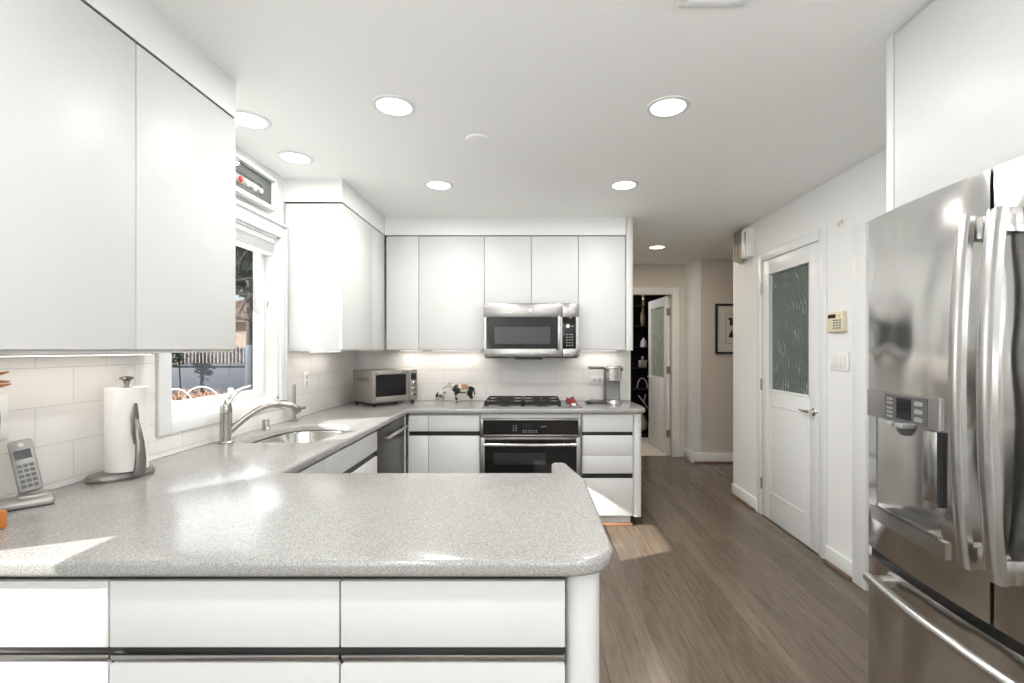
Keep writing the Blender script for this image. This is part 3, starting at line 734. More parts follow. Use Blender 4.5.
cow('cow_figurine', 'black and white cow figurine with brown back on the back worktop', (-.595, 4.06, ZT+.0005), .05, .182)
cow('calf_figurine', 'small black and white calf figurine facing the larger cow', (-.765, 4.05, ZT+.0005), PI-.75, .105, True)

# ------------------------------------------------------------------ paper towels, phone, ornament
ph = thing('paper_towel_holder', 'dark pewter paper towel holder with oval base and spring arm', 'paper towel holder', (-1.452, 1.70, ZT), rz=R(-20))
MB().lathe([(.078, 0), (.080, .010), (.074, .020), (.01, .023)], sx=1.28, sy=.95, M=Matrix.Translation((.0, -.018, .0005)) @ Matrix.Rotation(PI/2, 4, 'Z'), n=48).build('base', pewter, ph, world=False)
MB().cyl((0, 0, .02), (0, 0, .336), .007).build('rod', pewter, ph, world=False)
MB().lathe([(.009, .330), (.010, .338), (.012, .343), (.022, .350), (.020, .355), (.006, .359)]).build('knob', pewter, ph, world=False)
MB().tube([(.086, -.01, .018), (.096, -.012, .07), (.092, -.012, .13), (.078, -.012, .185), (.068, -.011, .205)], [.020, .018, .014, .010, .009], 12, flat=.6).build('spring_arm', pewter, ph, world=False)
MB().tube([(.069, -.012, .12), (.0655, -.012, .16), (.0645, -.012, .22), (.067, -.012, .265)], [.006, .013, .014, .006], 12, flat=.35, up=(1, 0, 0)).build('paddle', pewter, ph, world=False)
pr = thing('paper_towel_roll', 'full white quilted paper towel roll standing on the pewter holder', 'paper towels', (-1.452, 1.70, ZT+.024))
MB().lathe([(.020, .0), (.0605, .0), (.062, .004), (.062, .290), (.060, .294), (.020, .294), (.020, .0)], n=48).build('sheets', paper, pr, world=False)
MB().lathe([(.0195, .001), (.0195, .293), (.018, .293), (.018, .001), (.0195, .001)]).build('core', mat('cardboard', (.40, .30, .20), .9), pr, world=False)

pc = thing('phone_cradle', 'silver charging cradle holding the cordless phone on the worktop', 'phone cradle', (-1.460, 1.385, ZT), rz=R(48))
MB().box(-.090, .044, -.045, .05, .0005, .022, .008, 3).box(-.03, .035, -.012, .045, .018, .030, .005).build('cradle_base', silverp, pc, world=False)
B(-.089, .043, -.044, .049, .0003, .003).build('rubber_edge', blackp, pc, world=False)
hs = thing('cordless_phone', 'silver cordless phone handset standing upright in its cradle', 'telephone', (-1.460, 1.385, ZT+.030), rz=R(48))
tilt = Matrix.Rotation(R(-14), 4, 'X') @ Matrix.Rotation(R(-9), 4, 'Y')
MB().box(-.026, .026, .0, .024, .008, .165, .009, 3, M=tilt).build('shell', silverp, hs, world=False)
MB().box(-.023, .023, -.003, .0, .012, .160, .0012, M=tilt).build('face_plate', greyl := mat('phone_face', (.36, .36, .35), .35, .3), hs, world=False)
MB().box(-.0175, .0175, -.0042, -.003, .107, .134, M=tilt).build('screen', display, hs, world=False)
MB().lathe([(.006, 0), (.006, .0012)], M=tilt @ Matrix.Translation((0, -.003, .149)) @ Matrix.Rotation(PI/2, 4, 'X')).build('earpiece', silverp, hs, world=False)
for r_ in range(5):
    for q in range(3): MB().box(-.0175+q*.0125, -.0075+q*.0125, -.0048, -.003, .022+r_*.0150, .032+r_*.0150, .0006, 1, M=tilt).build('key', mat('phone_key', (.15, .15, .15), .4), hs, world=False)

orn = thing('painted_ornament', 'orange and brown painted ornament with spiky crest, cut off by the frame edge', 'ornament', (-1.445, 1.20, ZT))
B(-1.52, -1.331, 1.15, 1.205, ZT+.0005, ZT+.048, .006).build('foot_block', orange, orn)
MB().tube([(-1.445, 1.20, ZT+.05), (-1.435, 1.20, ZT+.15), (-1.42, 1.20, ZT+.28), (-1.40, 1.20, ZT+.37)], [.012, .055, .05, .03], 16).build('figure_body', brown, orn)
B(-1.50, -1.35, 1.143, 1.149, ZT+.0005, ZT+.006).build('foot_edge', blackp, orn)
for (zz, ln, dz) in ((.392, .098, .006), (.378, .104, -.004), (.362, .112, .006)):
    MB().tube([(-1.43, 1.19, ZT+zz-.01), (-1.37, 1.19, ZT+zz-.006), (-1.36+ln*.45, 1.19, ZT+zz+dz)], [.010, .011, .003], 8, flat=.7).build('crest_feather', orange, orn)

# ------------------------------------------------------------------ refrigerator
FY0, FY1, FYC = .640, 1.55, 1.095
def xf(y): tt = (y-FYC)/.455; return 1.072+.04*tt*tt
def curved(mb, y0, y1, z0, z1, xb=1.155, inset=0, n=14, rnd_=True):
    b = bmesh.new(); 
    ys = [y0+(y1-y0)*k/n for k in range(n+1)]
    prof = [(xf(y)+inset, y) for y in ys]
    lo = [b.verts.new((x, y, z0)) for x, y in prof]+[b.verts.new((xb, y1, z0)), b.verts.new((xb, y0, z0))]
    hi = [b.verts.new((v.co.x, v.co.y, z1)) for v in lo]
    N = len(lo); b.faces.new(lo); b.faces.new(hi[::-1])
    for i in range(N): b.faces.new((lo[i], lo[(i+1) % N], hi[(i+1) % N], hi[i]))
    bmesh.ops.recalc_face_normals(b, faces=b.faces); return mb._merge(b)
fg = thing('refrigerator', 'stainless french-door refrigerator with ice dispenser and bottom freezer drawer', 'refrigerator', (1.5, FYC, 0))
B(1.165, 1.87, FY0+.005, FY1-.005, .03, 1.775).build('body', mat('fridge_side', (.22, .22, .215), .4), fg)
MB().box(1.2, 1.25, .68, .73, 0, .03).box(1.2, 1.25, 1.46, 1.51, 0, .03).box(1.75, 1.8, .68, .73, 0, .03).box(1.75, 1.8, 1.46, 1.51, 0, .03).build('feet', blackp, fg)
CY0, CY1, CZ0, CZ1, CZ2 = 1.235, 1.505, .872, 1.155, 1.24
d1 = MB()
curved(d1, FYC+.005, FY1, .728, CZ0); curved(d1, FYC+.005, FY1, CZ2, 1.79)
curved(d1, FYC+.005, CY0, CZ0, CZ2, n=6); curved(d1, CY1, FY1, CZ0, CZ2, n=4)
d1o = d1.build('door', steelf, fg)
# dispenser recess
rc = MB(); rc.box(1.148, 1.154, CY0, CY1, CZ0, CZ1)
nn = 12
b = bmesh.new(); A_ = []; 
for k in range(nn+1):
    u = k/nn; y = CY0+(CY1-CY0)*u; x = 1.075+.072*math.sin(PI*u)**.45 if 0 < u < 1 else xf(y)+.004
    A_.append((b.verts.new((x, y, CZ0)), b.verts.new((x, y, CZ1))))
for k in range(nn): b.faces.new((A_[k][0], A_[k+1][0], A_[k+1][1], A_[k][1]))
rc._merge(b); rc.build('dispenser_recess', mat('recess_steel', (.60, .58, .56), .24, 1), d1o)
tr = MB(); curved(tr, CY0+.002, CY1-.002, CZ0, CZ0+.006, xb=1.15, inset=-.006, n=10); tr.build('drip_tray', steelh, d1o)
gr = MB()
for k in range(6): gr.box(1.085+k*.010, 1.088+k*.010, CY0+.06, CY1-.06, CZ0+.0101, CZ0+.0125)
gr.build('drip_grille', blackp, d1o)
lp = MB(); curved(lp, CY0-.02, CY1+.02, CZ0-.045, CZ0-.002, xb=1.10, inset=-.007, n=10); lp.build('tray_lip', steelh, d1o)
cpn = MB(); curved(cpn, CY0, 1.546, CZ1, CZ2, xb=1.15, inset=-.006, n=12); cpo = cpn.build('control_panel', steelh, d1o)
def on_front(y, z, off): return Matrix.Translation((xf(y)-off, y, z)) @ Matrix.Rotation(math.atan2(2*.04*(y-FYC)/.455/.455, 1)*-1, 4, 'Z') @ Matrix.Rotation(0, 4, 'Z')
kp = MB(); curved(kp, 1.276, 1.446, 1.160, 1.235, xb=1.10, inset=-.009, n=8); kp.build('keypad', greyp, d1o)
dsp = MB(); curved(dsp, 1.330, 1.390, 1.168, 1.228, xb=1.10, inset=-.0105, n=4); dsp.build('screen', display, d1o)
for z in (1.212, 1.190, 1.168):
    kk = MB(); curved(kk, 1.286, 1.316, z, z+.012, xb=1.09, inset=-.0108, n=2); kk.build('dispenser_key', silverp, d1o)
for z in (1.218, 1.206, 1.190, 1.178, 1.166): kk = MB(); curved(kk, 1.408, 1.434, z, z+.006, xb=1.09, inset=-.0108, n=2); kk.build('dispenser_key', silverp, d1o)
MB().box(1.06, 1.10, 1.388, 1.418, 1.142, 1.156, .003).box(1.06, 1.10, 1.345, 1.375, 1.142, 1.156, .003).build('levers', silverp, d1o)
MB().tube([(1.10, 1.38, 1.158), (1.10, 1.38, 1.13), (1.10, 1.38, 1.118)], [.03, .022, .014], 14).build('water_nozzle', greyp, d1o)
MB().box(1.070, 1.074, CY0+.002, CY0+.05, .96, 1.15, .001).build('pull_paddle', steelh, d1o)
MB().box(1.066, 1.076, CY0-.006, CY0+.002, .955, 1.152).build('ice_chute_shadow', blackp, d1o)
d2 = MB(); curved(d2, FY0, FYC-.005, .728, 1.79); d2.build('door', steelf, fg)
d3 = MB(); curved(d3, FY0, FY1, .10, .700, n=20); d3.build('freezer_drawer', steelf, fg)
gp = MB(); gp.box(1.115, 1.165, FY0+.01, FY1-.01, .70, .728).box(1.09, 1.165, FYC-.004, FYC+.004, .728, 1.785); gp.build('door_gasket', blackp, fg)
B(1.14, 1.17, FY0+.01, FY1-.01, .03, .098).build('toe_grille', greyp, fg)
B(1.13, 1.19, FY1-.10, FY1-.02, 1.776, 1.80).build('hinge_cover', greyp, fg)
def bar(y0, y1, par):
    b = bmesh.new(); rings = []; n = 20; zt, zb = 1.685, .845
    for k in range(n+1):
        u = k/n; z = zb+(zt-zb)*u; bow = .024*math.sin(PI*u)**.8 if 0 < u < 1 else 0
        xo = 1.066-.026-bow; d_ = .016
        ym = (y0+y1)/2; hw = (y1-y0)/2
        rings.append([b.verts.new(p) for p in ((xo+d_, y0, z), (xo+.003, y0+.001, z), (xo, y0+.006, z), (xo-.002, ym, z), (xo, y1-.006, z), (xo+.003, y1-.001, z), (xo+d_, y1, z))])
    for i in range(n):
        for k in range(7): b.faces.new((rings[i][k], rings[i][(k+1) % 7], rings[i+1][(k+1) % 7], rings[i+1][k]))
    b.faces.new(rings[0]); b.faces.new(rings[-1]); bmesh.ops.recalc_face_normals(b, faces=b.faces)
    mb = MB(); mb._merge(b)
    mb.box(1.045, 1.076, y0+.002, y1-.002, zt-.055, zt-.001, .002).box(1.045, 1.076, y0+.002, y1-.002, zb+.001, zb+.055, .002)
    return mb.build('handle', steelh, fg)
bar(1.116, 1.152, fg); bar(1.040, 1.080, fg)
hb = MB(); pts = []
for k in range(25):
    u = k/24; y = FY0+.03+(FY1-.065-FY0-.03)*u; pts.append((xf(y)-.038-.012*math.sin(PI*u), y, .655))
hb.tube(pts, .0155, 14)
for yy in (FY0+.06, FY1-.10): hb.box(xf(yy)-.045, xf(yy)+.004, yy-.018, yy+.018, .645, .668, .003)
hb.build('drawer_handle', steelh, fg)

c = thing('fridge_cabinet', 'white cabinet above the refrigerator reaching the ceiling', 'cabinet', (1.58, FYC, 1.835))
B(1.262, XR-.002, .60, 1.608, 1.84, ZC-.004).build('body', white, c)
B(1.24, 1.26, .602, 1.606, 1.836, ZC-.010, .0015).build('door', white, c)
tag(B(1.24, XR-.002, 1.612, 1.644, .001, ZC-.002, .002).build('fridge_side_panel', white), 'tall white panel standing against the far side of the refrigerator', 'panel')
tag(B(1.24, XR-.002, .564, .596, .001, ZC-.002, .002).build('fridge_side_panel', white), 'tall white panel standing against the near side of the refrigerator', 'panel')

# ------------------------------------------------------------------ pantry door in right wall
dr = struct('door_1', MB().frame(0, 3.123, 3.897, .008, 2.086, .112, XR-.003, XR+.037, wt=.12, wb=1.05-.008, bev=.002), doorp)
B(XR+.020, XR+.030, 3.245, 3.775, 1.045, 1.97).build('glass_pane', etched, dr)
MB().frame(0, 3.232, 3.788, 1.035, 1.975, .008, XR-.008, XR-.002, bev=.002).build('glazing_bead', doorp, dr)
MB().frame(0, 3.25, 3.77, .22, .93, .012, XR-.006, XR-.002, bev=.0015).build('panel_moulding', doorp, dr)
hn = MB().lathe([(.027, 0), (.027, .006), (.022, .010), (.012, .012), (.011, .045)], M=Matrix.Translation((XR-.003, 3.185, .945)) @ Matrix.Rotation(-PI/2, 4, 'Y'))
hn.tube([(XR-.04, 3.178, .945), (XR-.043, 3.21, .947), (XR-.041, 3.26, .941), (XR-.038, 3.30, .948)], [.011, .010, .008, .006], 12)
hn.build('door_handle', chrome, dr)
for z in (.265, 1.08, 1.86): MB().box(XR-.006, XR+.006, 3.893, 3.907, z-.045, z+.045).tube([(XR-.008, 3.90, z-.047), (XR-.008, 3.90, z+.047)], .007, 10).build('hinge', nickel, dr)
MB().lathe([(.006, 0), (.006, .006)], M=Matrix.Translation((XR-.003, 3.145, .945)) @ Matrix.Rotation(-PI/2, 4, 'Y')).build('latch', chrome, dr)

# keypad, switch, hook, chime
kpd = thing('alarm_keypad', 'cream alarm keypad with small dark display on wall by the pantry door', 'keypad', (XR, 2.93, 1.475))
B(XR-.026, XR-.001, 2.855, 3.015, 1.475, 1.602, .006).build('case', cream, kpd)
B(XR-.0275, XR-.026, 2.925, 2.998, 1.562, 1.586).build('display', display, kpd)
for r_ in range(4):
    for q in range(3): MB().box(XR-.029, XR-.026, 2.875+q*.028+(.0), 2.892+q*.028, 1.495+r_*.016, 1.504+r_*.016, .001, 1).build('key', greyp, kpd)
MB().ball((XR-.026, 2.89, 1.575), .004, seg=10).build('status_light', greyp, kpd)
sw = thing('light_switch', 'white three-gang rocker light switch below the alarm keypad', 'light switch', (XR, 2.92, 1.225))
B(XR-.007, XR-.0005, 2.835, 3.005, 1.235, 1.355, .003).build('plate', plastw, sw)
for q in range(3): B(XR-.011, XR-.007, 2.858+q*.046, 2.890+q*.046, 1.262, 1.328, .002).build('rocker', plastw, sw)
hk = thing('wall_hook', 'tiny cream hook high on the wall between door and refrigerator', 'hook', (XR, 2.90, 2.12))
MB().lathe([(.012, 0), (.010, .006)], M=Matrix.Translation((XR-.0005, 2.90, 2.155)) @ Matrix.Rotation(-PI/2, 4, 'Y')).build('rose', cream, hk)
MB().tube([(XR-.004, 2.90, 2.155), (XR-.022, 2.90, 2.150), (XR-.026, 2.90, 2.132), (XR-.018, 2.90, 2.124)], .004, 8).build('prong', cream, hk)
ch = thing('door_chime', 'white door chime box with grey-brown vertical tubes high on the wall corner', 'door chime', (XR, 4.25, 2.07))
B(XR-.065, XR-.001, 4.03, 4.15, 2.16, 2.41, .006).build('cover', plastw, ch)
B(XR-.067, XR-.065, 4.06, 4.08, 2.19, 2.38).build('grille', greyp, ch)
B(XR-.030, XR-.001, 4.15, 4.32, 2.20, 2.43, .004).build('back_box', tube_br, ch)
for k in range(5): MB().cyl((XR-.052, 4.175+k*.032, 2.12+.012*k), (XR-.052, 4.175+k*.032, 2.425), .012, n=14).build('tube', tube_br, ch)

# ------------------------------------------------------------------ ceiling lights, vent, detector
def can(x, y, label, glow=mglow, e=9, col=(1, .975, .95), grp='recessed ceiling lights'):
    l = thing('recessed_light', label, 'ceiling light', (x, y, ZC-.012), group=grp)
    MB().lathe([(.074, -.002), (.078, -.006), (.094, -.004), (.096, 0), (.074, 0), (.074, -.002)], (x, y, ZC), n=40).build('trim_ring', trimp, l)
    MB().lathe([(.0735, -.0035), (.0735, -.001), (.0, -.001)], (x, y, ZC), n=40).build('lens', glow, l)
    lamp('recessed_lamp', 'AREA', (x, y, ZC-.02), (0, 0, -1), e, col, shape='DISK', size=.14)
can(-.604, 2.098, 'round recessed ceiling light, nearest of those on the sink side of the middle')
can(.616, 2.106, 'round recessed ceiling light, nearest on the refrigerator side')
can(-.60, 3.108, 'round recessed ceiling light in front of the cabinets over the cows')
can(.619, 3.108, 'round recessed ceiling light in front of the cabinet over the coffee maker')
can(-1.325, 2.226, 'round recessed ceiling light partly behind the near wall cabinet', e=2)
can(-1.325, 2.665, 'round recessed ceiling light above the framed shadow box by the window', e=2)
can(1.345, 5.0, 'small warm recessed light in the hall ceiling', mglow2, 8, (1, .88, .72))
can(.95, 6.9, 'unseen ceiling light added to brighten the room with the black shelving', e=9)  # hidden lamp added to light the open door and shelf objects
for x, y in ((-.6, .3), (.6, .3), (-.6, -1.2), (.6, -1.2)): can(x, y, 'round recessed ceiling light behind the viewpoint')
vt = thing('ceiling_vent', 'white rectangular air vent in the ceiling, cut by the top edge', 'vent', (.565, 1.37, ZC-.01))
MB().box(.46, .67, 1.26, 1.284, ZC-.008, ZC-.0005, .003).box(.46, .67, 1.456, 1.48, ZC-.008, ZC-.0005, .003).box(.46, .484, 1.284, 1.456, ZC-.008, ZC-.0005).box(.646, .67, 1.284, 1.456, ZC-.008, ZC-.0005).build('frame', trimp, vt)
for k in range(6): B(.484, .646, 1.290+k*.028, 1.304+k*.028, ZC-.007, ZC-.001).build('louvre', trimp, vt)
tag(MB().lathe([(.062, 0), (.060, -.006), (.045, -.009), (.01, -.010)], (-.27, 2.43, ZC-.0005)).build('blank_cover_plate', ceilp), 'small white round cover plate flush on the middle of the ceiling', 'ceiling plate')

# under-cabinet lights
def ucl(x0, x1, y0, y1, z, label, e):
    t_ = thing('under_cabinet_light', label, 'light', ((x0+x1)/2, (y0+y1)/2, z-.008))
    B(x0, x1, y0, y1, z-.007, z-.0005, .001).build('housing', plastw, t_)
    B(x0+.01, x1-.01, y0+.006, y1-.006, z-.0085, z-.007).build('diffuser', mglow, t_)
    ar = lamp('strip_lamp', 'AREA', ((x0+x1)/2, (y0+y1)/2, z-.012), (0, 0, -1), e, (1, .93, .84), shape='RECTANGLE', size=x1-x0, size_y=y1-y0)
ucl(-.86, -.42, 4.10, 4.13, 1.362, 'slim strip light under the cabinet above the cow figurines', .6)
ucl(-1.14, -.93, 4.10, 4.13, 1.362, 'slim strip light under the corner cabinet above the toaster oven', .4)
ucl(.44, .76, 4.10, 4.13, 1.362, 'slim strip light under the cabinet above the coffee maker', .5)
ucl(-1.46, -1.43, 3.10, 3.60, 1.357, 'slim strip light under the wall cabinet between window and corner', .5)
ucl(-1.46, -1.43, 1.05, 1.80, 1.357, 'slim strip light under the large near wall cabinet', .5)

# outlets
def outlet(name_lab, axis, a, z):
    o = thing('wall_outlet', name_lab, 'outlet', (0, 0, 0))
    if axis == 0:
        x = XL+t
        o.location = (x, a, z); PM[o.name] = Matrix.Translation((x, a, z))
        B(x, x+.006, a-.036, a+.036, z-.058, z+.058, .002).build('plate', plastw, o)
        for dz in (-.022, .022): B(x+.006, x+.0085, a-.014, a+.014, z+dz-.013, z+dz+.013, .001).build('socket', mat('socket_grey', (.55, .55, .53), .4), o)
    else:
        y = YB-t
        o.location = (a, y, z); PM[o.name] = Matrix.Translation((a, y, z))
        B(a-.058, a+.058, y-.006, y, z-.036, z+.036, .002).build('plate', plastw, o)
        for dx_ in (-.022, .022): B(a+dx_-.013, a+dx_+.013, y-.0085, y-.006, z-.014, z+.014, .001).build('socket', MATS['socket_grey'], o)
outlet('white double outlet on tiled wall between window and toaster oven', 0, 3.27, 1.155)
sp = thing('switch_plate', 'white blank switch plate on tiled wall above the phone, cut by the frame edge', 'switch plate', (XL+t, 1.35, 1.10))
B(XL+t, XL+t+.006, 1.30, 1.40, 1.105, 1.235, .002).build('plate', plastw, sp)
B(XL+t+.006, XL+t+.010, 1.335, 1.365, 1.14, 1.20, .001).build('toggle', plastw, sp)
outlet('white double outlet on tiles behind the coffee maker tank', 1, .60, 1.09)

# ------------------------------------------------------------------ framed shadow box above the window
sb = thing('shadow_box', 'white framed shadow box with grey mat and a row of small balls', 'picture frame', (XL, 2.5, 2.2))
q0, q1, z0, z1 = 2.02, 2.83, 2.20, 2.378
MB().frame(0, q0, q1, z0, z1, .012, XL+.001, XL+.045, bev=.002).build('frame', trimp, sb)
MB().frame(0, q0+.012, q1-.012, z0+.012, z1-.012, .10, XL+.012, XL+.015, wt=.055, wb=.045, bev=0).build('mat_board', matg, sb)
B(XL+.001, XL+.004, q0+.012, q1-.012, z0+.012, z1-.012).build('backing', mat('shadow_back', (.46, .44, .42), .8), sb)
for k in range(9):
    yy = 2.70-k*.063
    MB().ball((XL+.018, yy, z0+.080), .017, (.9, 1, 1), 16).build('ball', redm2 if k == 3 else ivory, sb) if False else MB().ball((XL+.022, yy, z0+.074), .0165, (.6, 1, 1), 16).build('ball', mat('bright_red', (.60, .02, .03), .3) if k == 3 else ivory, sb)
B(XL+.036, XL+.037, q0+.012, q1-.012, z0+.012, z1-.012).build('glass', clear, sb)
B(XL+.001, XL+.055, q0-.01, q1-.02, z0-.016, z0-.001, .003).build('ledge', trimp, sb)

# ------------------------------------------------------------------ hall: door, shelf display, picture
hd = struct('door_2', MB(), doorp) if False else None
Md = Matrix.Translation((1.805, 6.06, 0)) @ Matrix.Rotation(R(-5), 4, 'Z')
mb = MB(); mb.frame(0, .0, .79, .01, 2.055, .12, -.04, 0, wb=.98, bev=.002); mb.bm.transform(Matrix.Translation((1.805, 6.09, 0)) @ Matrix.Rotation(R(3), 4, 'Z'))
Mh = Matrix.Translation((1.805, 6.09, 0)) @ Matrix.Rotation(R(3), 4, 'Z')
hd = struct('door_2', mb, doorp)
mb = MB(); mb.box(-.025, -.015, .12, .67, .98, 1.94, M=Mh); mb.build('glass_pane', mat('pale_glass', (.40, .42, .38), .2, var=.25, vscale=8), hd)
mb = MB(); mb.tube([(-.04, .73, .98), (-.085, .73, .98), (-.088, .64, .98)], .010, 10, M=Mh); mb.build('door_handle', chrome, hd)
mb = MB(); mb.box(-.045, -.04, .755, .765, .3, 1.2, M=Mh)
mb.build('edge_pull', greyp, hd)
for z in (.28, 1.1, 1.85): MB().box(-.044, .004, -.012, .0, z-.045, z+.045, M=Mh).build('hinge', nickel, hd)

su = thing('display_shelving', 'tall black display shelving with glass shelves in the room past the hall', 'shelving', (1.9, 7.5, 0))
MB().box(1.2, 2.9, 7.60, 7.64, 0, 2.4).box(1.2, 1.23, 7.30, 7.60, 0, 2.4).box(2.87, 2.9, 7.30, 7.60, 0, 2.4).box(1.23, 2.87, 7.30, 7.60, 2.36, 2.4).box(1.23, 2.87, 7.30, 7.60, 0, .06).build('case', blackw, su)
SH = [2.04, 1.725, 1.40, 1.076, .75, .43]
for z in SH: B(1.23, 2.87, 7.32, 7.60, z-.008, z, .001).build('glass_shelf', mat('shelf_glass', (.045, .05, .048), .1), su)
sx = 1.775; sy = 7.42
tag(MB().lathe([(.02, 0), (.034, .03), (.042, .12), (.038, .2), (.02, .27), (.024, .3)], (sx, sy, 1.7255)).build('tall_vase', amber), 'tall slim amber glass vase on an upper display shelf', 'vase')
tag(MB().lathe([(.03, 0), (.03, .22), (.012, .27)], (sx+.01, sy, 2.041)).build('glass_bottle', amber), 'greenish glass bottle on the topmost display shelf', 'bottle')
gt = MB(); gt.lathe([(.05, 0), (.055, .03), (.045, .09), (.012, .14), (.004, .15)], (sx+.01, sy, 1.4005), n=8); tag(gt.build('crystal_ornament', crystal), 'small pointed crystal ornament on the display shelf below the vase', 'ornament')
dc = thing('glass_decanter', 'square crystal decanter with stopper on middle display shelf', 'decanter', (sx-.01, sy, 1.0765))
B(sx-.07, sx+.055, sy-.04, sy+.04, 1.0765, 1.20, .015, 3).build('bottle', mat('cut_crystal', (.50, .50, .48), .15, .5, var=.6, vscale=60), dc); MB().lathe([(.014, .124), (.012, .14), (.024, .155), (.022, .175), (.006, .185)], (sx-.0075, sy, 1.0765)).build('stopper', crystal, dc)
tag(MB().tube([(sx-.01+.075*math.cos(a)*1.05, sy, .762+.15*math.sin(a)) for a in [PI*k/12 for k in range(13)]], .010, 10).build('glass_arch', crystal), 'clear arched glass sculpture on the display shelf below the decanter', 'sculpture')
tag(MB().tube([(sx+.07, sy, .442), (sx+.015, sy, .53), (sx+.04, sy, .66)], .011, 8).tube([(sx+.015, sy, .53), (sx-.07, sy, .64)], .010, 8).build('twig_sculpture', crystal), 'branching clear twig-shaped sculpture on lowest glass shelf', 'sculpture')
tag(MB().lathe([(.05, 0), (.12, .05), (.14, .14), (.09, .26), (.03, .32)], (sx-.06, 7.45, .0605), n=20).build('pale_vase', mat('pale_stone', (.45, .40, .33), .5)), 'pale rounded stone vase at the bottom of display shelving', 'vase')

pf = thing('framed_picture', 'black framed print with wide cream mat on the beige hall wall', 'picture', (2.48, 5.68, 1.31))
MB().frame(1, 2.228, 2.74, 1.31, 1.915, .026, 5.664, 5.688, bev=.002).build('frame', blackp, pf)
B(2.25, 2.72, 5.680, 5.686, 1.33, 1.895).build('mat_board', mat('cream_mat', (.62, .59, .53), .8), pf)
ap = MB().frame(1, 2.355, 2.61, 1.435, 1.79, .004, 5.677, 5.680, bev=0).build('print_border', brown, pf)
mb = MB(); mb.box(2.385, 2.44, 5.678, 5.680, 1.72, 1.745).box(2.405, 2.44, 5.678, 5.680, 1.65, 1.72).prism([(2.385, 1.51), (2.45, 1.51), (2.43, 1.61)], 0, .002, M=Matrix.Translation((0, 5.680, 0)) @ Matrix.Rotation(PI/2, 4, 'X')).box(2.46, 2.57, 5.678, 5.680, 1.56, 1.70); mb.build('printed_shapes', blackp, pf)

# ------------------------------------------------------------------ outdoors
struct('ground', B(-30, -1.72, -12, 45, .2, .30), soil)
struct('added_sun_block', B(-3.21, -1.712, -3, 9, 2.50, 2.60), trimp)  # unseen overhang, added and sized to cut off the higher sun
fe = thing('picket_fence', 'grey-blue vinyl privacy fence with open picket top beyond the window', 'fence', (-5.5, 8, .3))
B(-9, -3, 8.0, 8.03, .30, 1.10, .002).build('lower_panel', vinyl, fe)
MB().box(-9, -3, 7.98, 8.05, 1.08, 1.13).box(-9, -3, 7.98, 8.05, 1.36, 1.375).build('rail', vinyl, fe)
for k in range(52): B(-6.9+k*.062, -6.9+k*.062+.032, 8.0, 8.025, 1.13, 1.40, .003).build('picket', vinyl, fe)
for x in (-4.75, -6.9): B(x-.055, x+.055, 7.96, 8.07, .3, 1.44, .006).build('post', vinyl, fe)
g = MB(); rg = random.Random(3)
for k in range(2600):
    y = rg.uniform(4.2, 6.6); x = -y*rg.uniform(.60, .80)-.05; h = rg.uniform(.30, .52)*(1 if x/y < -.64 else .6)
    a = rg.uniform(0, 2*PI); l = rg.uniform(.02, .12)
    p = Vector((x+math.cos(a)*l, y+math.sin(a)*l, .30+h))
    q = Vector((math.cos(a+1.6), math.sin(a+1.6), 0))*.006
    g.quad([Vector((x, y, .30))+q, Vector((x, y, .30))-q, p-q, p+q])
    r_ = rg.uniform(.007, .018)
    g.quad([p+Vector((r_, 0, 0)), p+Vector((0, 0, r_)), p-Vector((r_, 0, 0)), p-Vector((0, 0, r_))])
tag(g.build('dried_garden_plants', grassm), 'rust coloured dried garden plants in front of the fence', 'plants', kind='stuff')
for (x, y, r_, lab) in ((-3.30, 4.75, .19, 'white wire garden hoop standing in the dried plants, farthest right'), (-3.52, 4.70, .17, 'white wire garden hoop behind its larger neighbour in dried plants'), (-3.50, 4.5, .20, 'white wire garden hoop lowest against the window sill')):
    tag(MB().tube([(x+r_*math.cos(a), y, (.70 if lab.endswith('sill') else .80)+r_*math.sin(a)) for a in [PI*k/16 for k in range(17)]], .008, 8).tube([(x-r_, y, .3), (x-r_, y, .70)], .008, 8).tube([(x+r_, y, .3), (x+r_, y, .70)], .008, 8).build('garden_hoop', plastw), lab, 'garden hoop', 'white garden hoops')
def leaves(mb, c, rad, n, s, seed):
    q = random.Random(seed)
    for _ in range(n):
        v = Vector((q.gauss(0, .5), q.gauss(0, .5), q.gauss(0, .5)))
        p = Vector((c[0]+v.x*rad[0], c[1]+v.y*rad[1], c[2]+v.z*rad[2]))
        u = Vector((q.uniform(-1, 1), q.uniform(-1, 1), q.uniform(-1, 1))).normalized(); w_ = u.orthogonal().normalized()
        mb.quad([p+u*s, p+w_*s*.5, p-u*s, p-w_*s*.5])
tr = thing('evergreen_tree', 'dark evergreen tree seen through top of the kitchen window', 'tree', (-5.9, 10, .3))
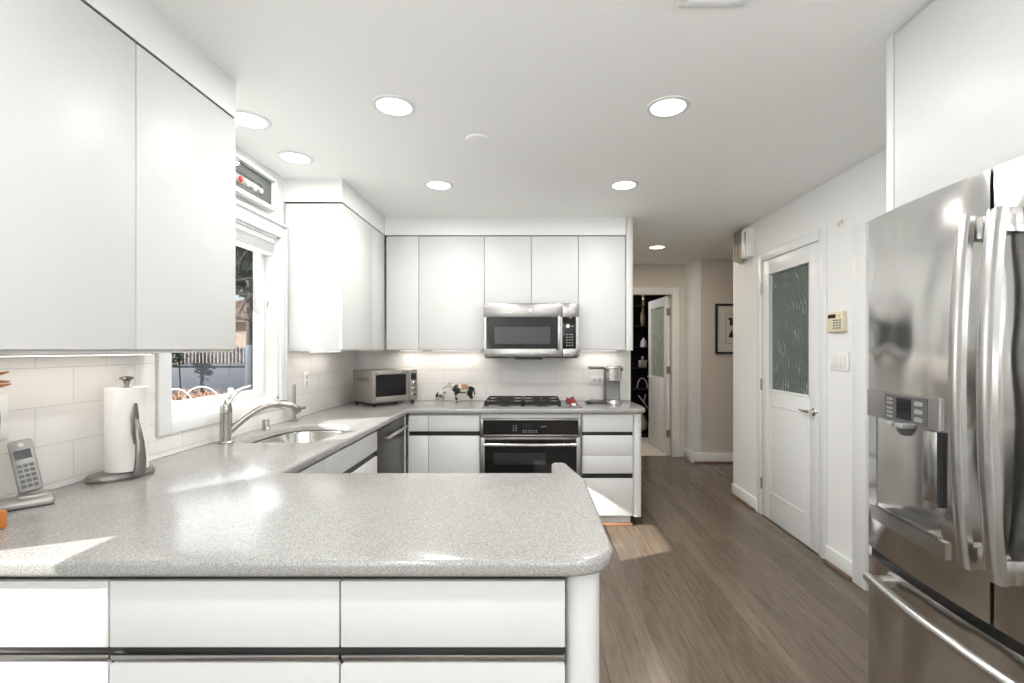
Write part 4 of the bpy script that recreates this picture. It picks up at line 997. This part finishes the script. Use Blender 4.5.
MB().cyl((-5.9, 10, .3), (-5.9, 10, 5), .12, .05).build('trunk', barkm, tr)
lv = MB(); leaves(lv, (-5.9, 10, 3.7), (1.5, 1.0, .85), 4200, .13, 5); lv.build('foliage', leafm, tr)
bt = thing('bare_tree', 'leafless dark branched tree in front of the fence outside', 'tree', (-4.3, 6.6, .3))
MB().tube([(-3.55, 6.6, .3), (-3.6, 6.6, 1.2), (-3.7, 6.6, 2.4), (-3.8, 6.6, 3.4)], [.06, .05, .035, .02], 10).build('trunk', barkm, bt)
br = MB(); q = random.Random(11)
def branch(p, d, l, r_, dep):
    pts = [p]; 
    for i in range(4):
        d = (d+Vector((q.uniform(-.3, .3), q.uniform(-.3, .3), q.uniform(-.3, .25)))).normalized(); pts.append(pts[-1]+d*l/4)
    br.tube(pts, [r_*(1-.6*i/4) for i in range(5)], 6)
    if dep:
        for k in (1, 2, 3, 4):
            for _ in range(2): branch(pts[k], (d+Vector((q.uniform(-1, 1), q.uniform(-.6, .6), q.uniform(-.8, .7)))).normalized(), l*.55, r_*.5, dep-1)
for z, dz in ((1.75, -.12), (2.1, .2), (2.4, .1), (2.7, .4)): branch(Vector((-3.63, 6.6, z)), Vector((-1, 0, dz)), 1.1, .018, 2)
br.build('branches', barkm, bt)
vn = MB(); leaves(vn, (-5.86, 7.86, 1.30), (.12, .05, .17), 160, .035, 9)
vn.tube([(-5.86, 7.90, .3), (-5.84, 7.88, .8), (-5.86, 7.87, 1.3)], .012, 6)
tag(vn.build('ivy_clump', leafm), 'small dark ivy clump hanging on the fence next to window edge', 'ivy')
hs_ = thing('neighbour_house', 'tan neighbouring house behind the fence', 'house', (-16, 24, .3))
B(-22, -9, 22, 28, .3, 2.6).build('wall', mat('tan_siding', (.40, .32, .26), .8, var=.2), hs_)
MB().prism([(-22.5, 2.6), (-8.5, 2.6), (-11, 3.6), (-20, 3.6)], -28.3, -21.7, M=Matrix.Rotation(PI/2, 4, 'X')).build('roof', mat('brown_shingles', (.20, .15, .12), .9, var=.3), hs_)
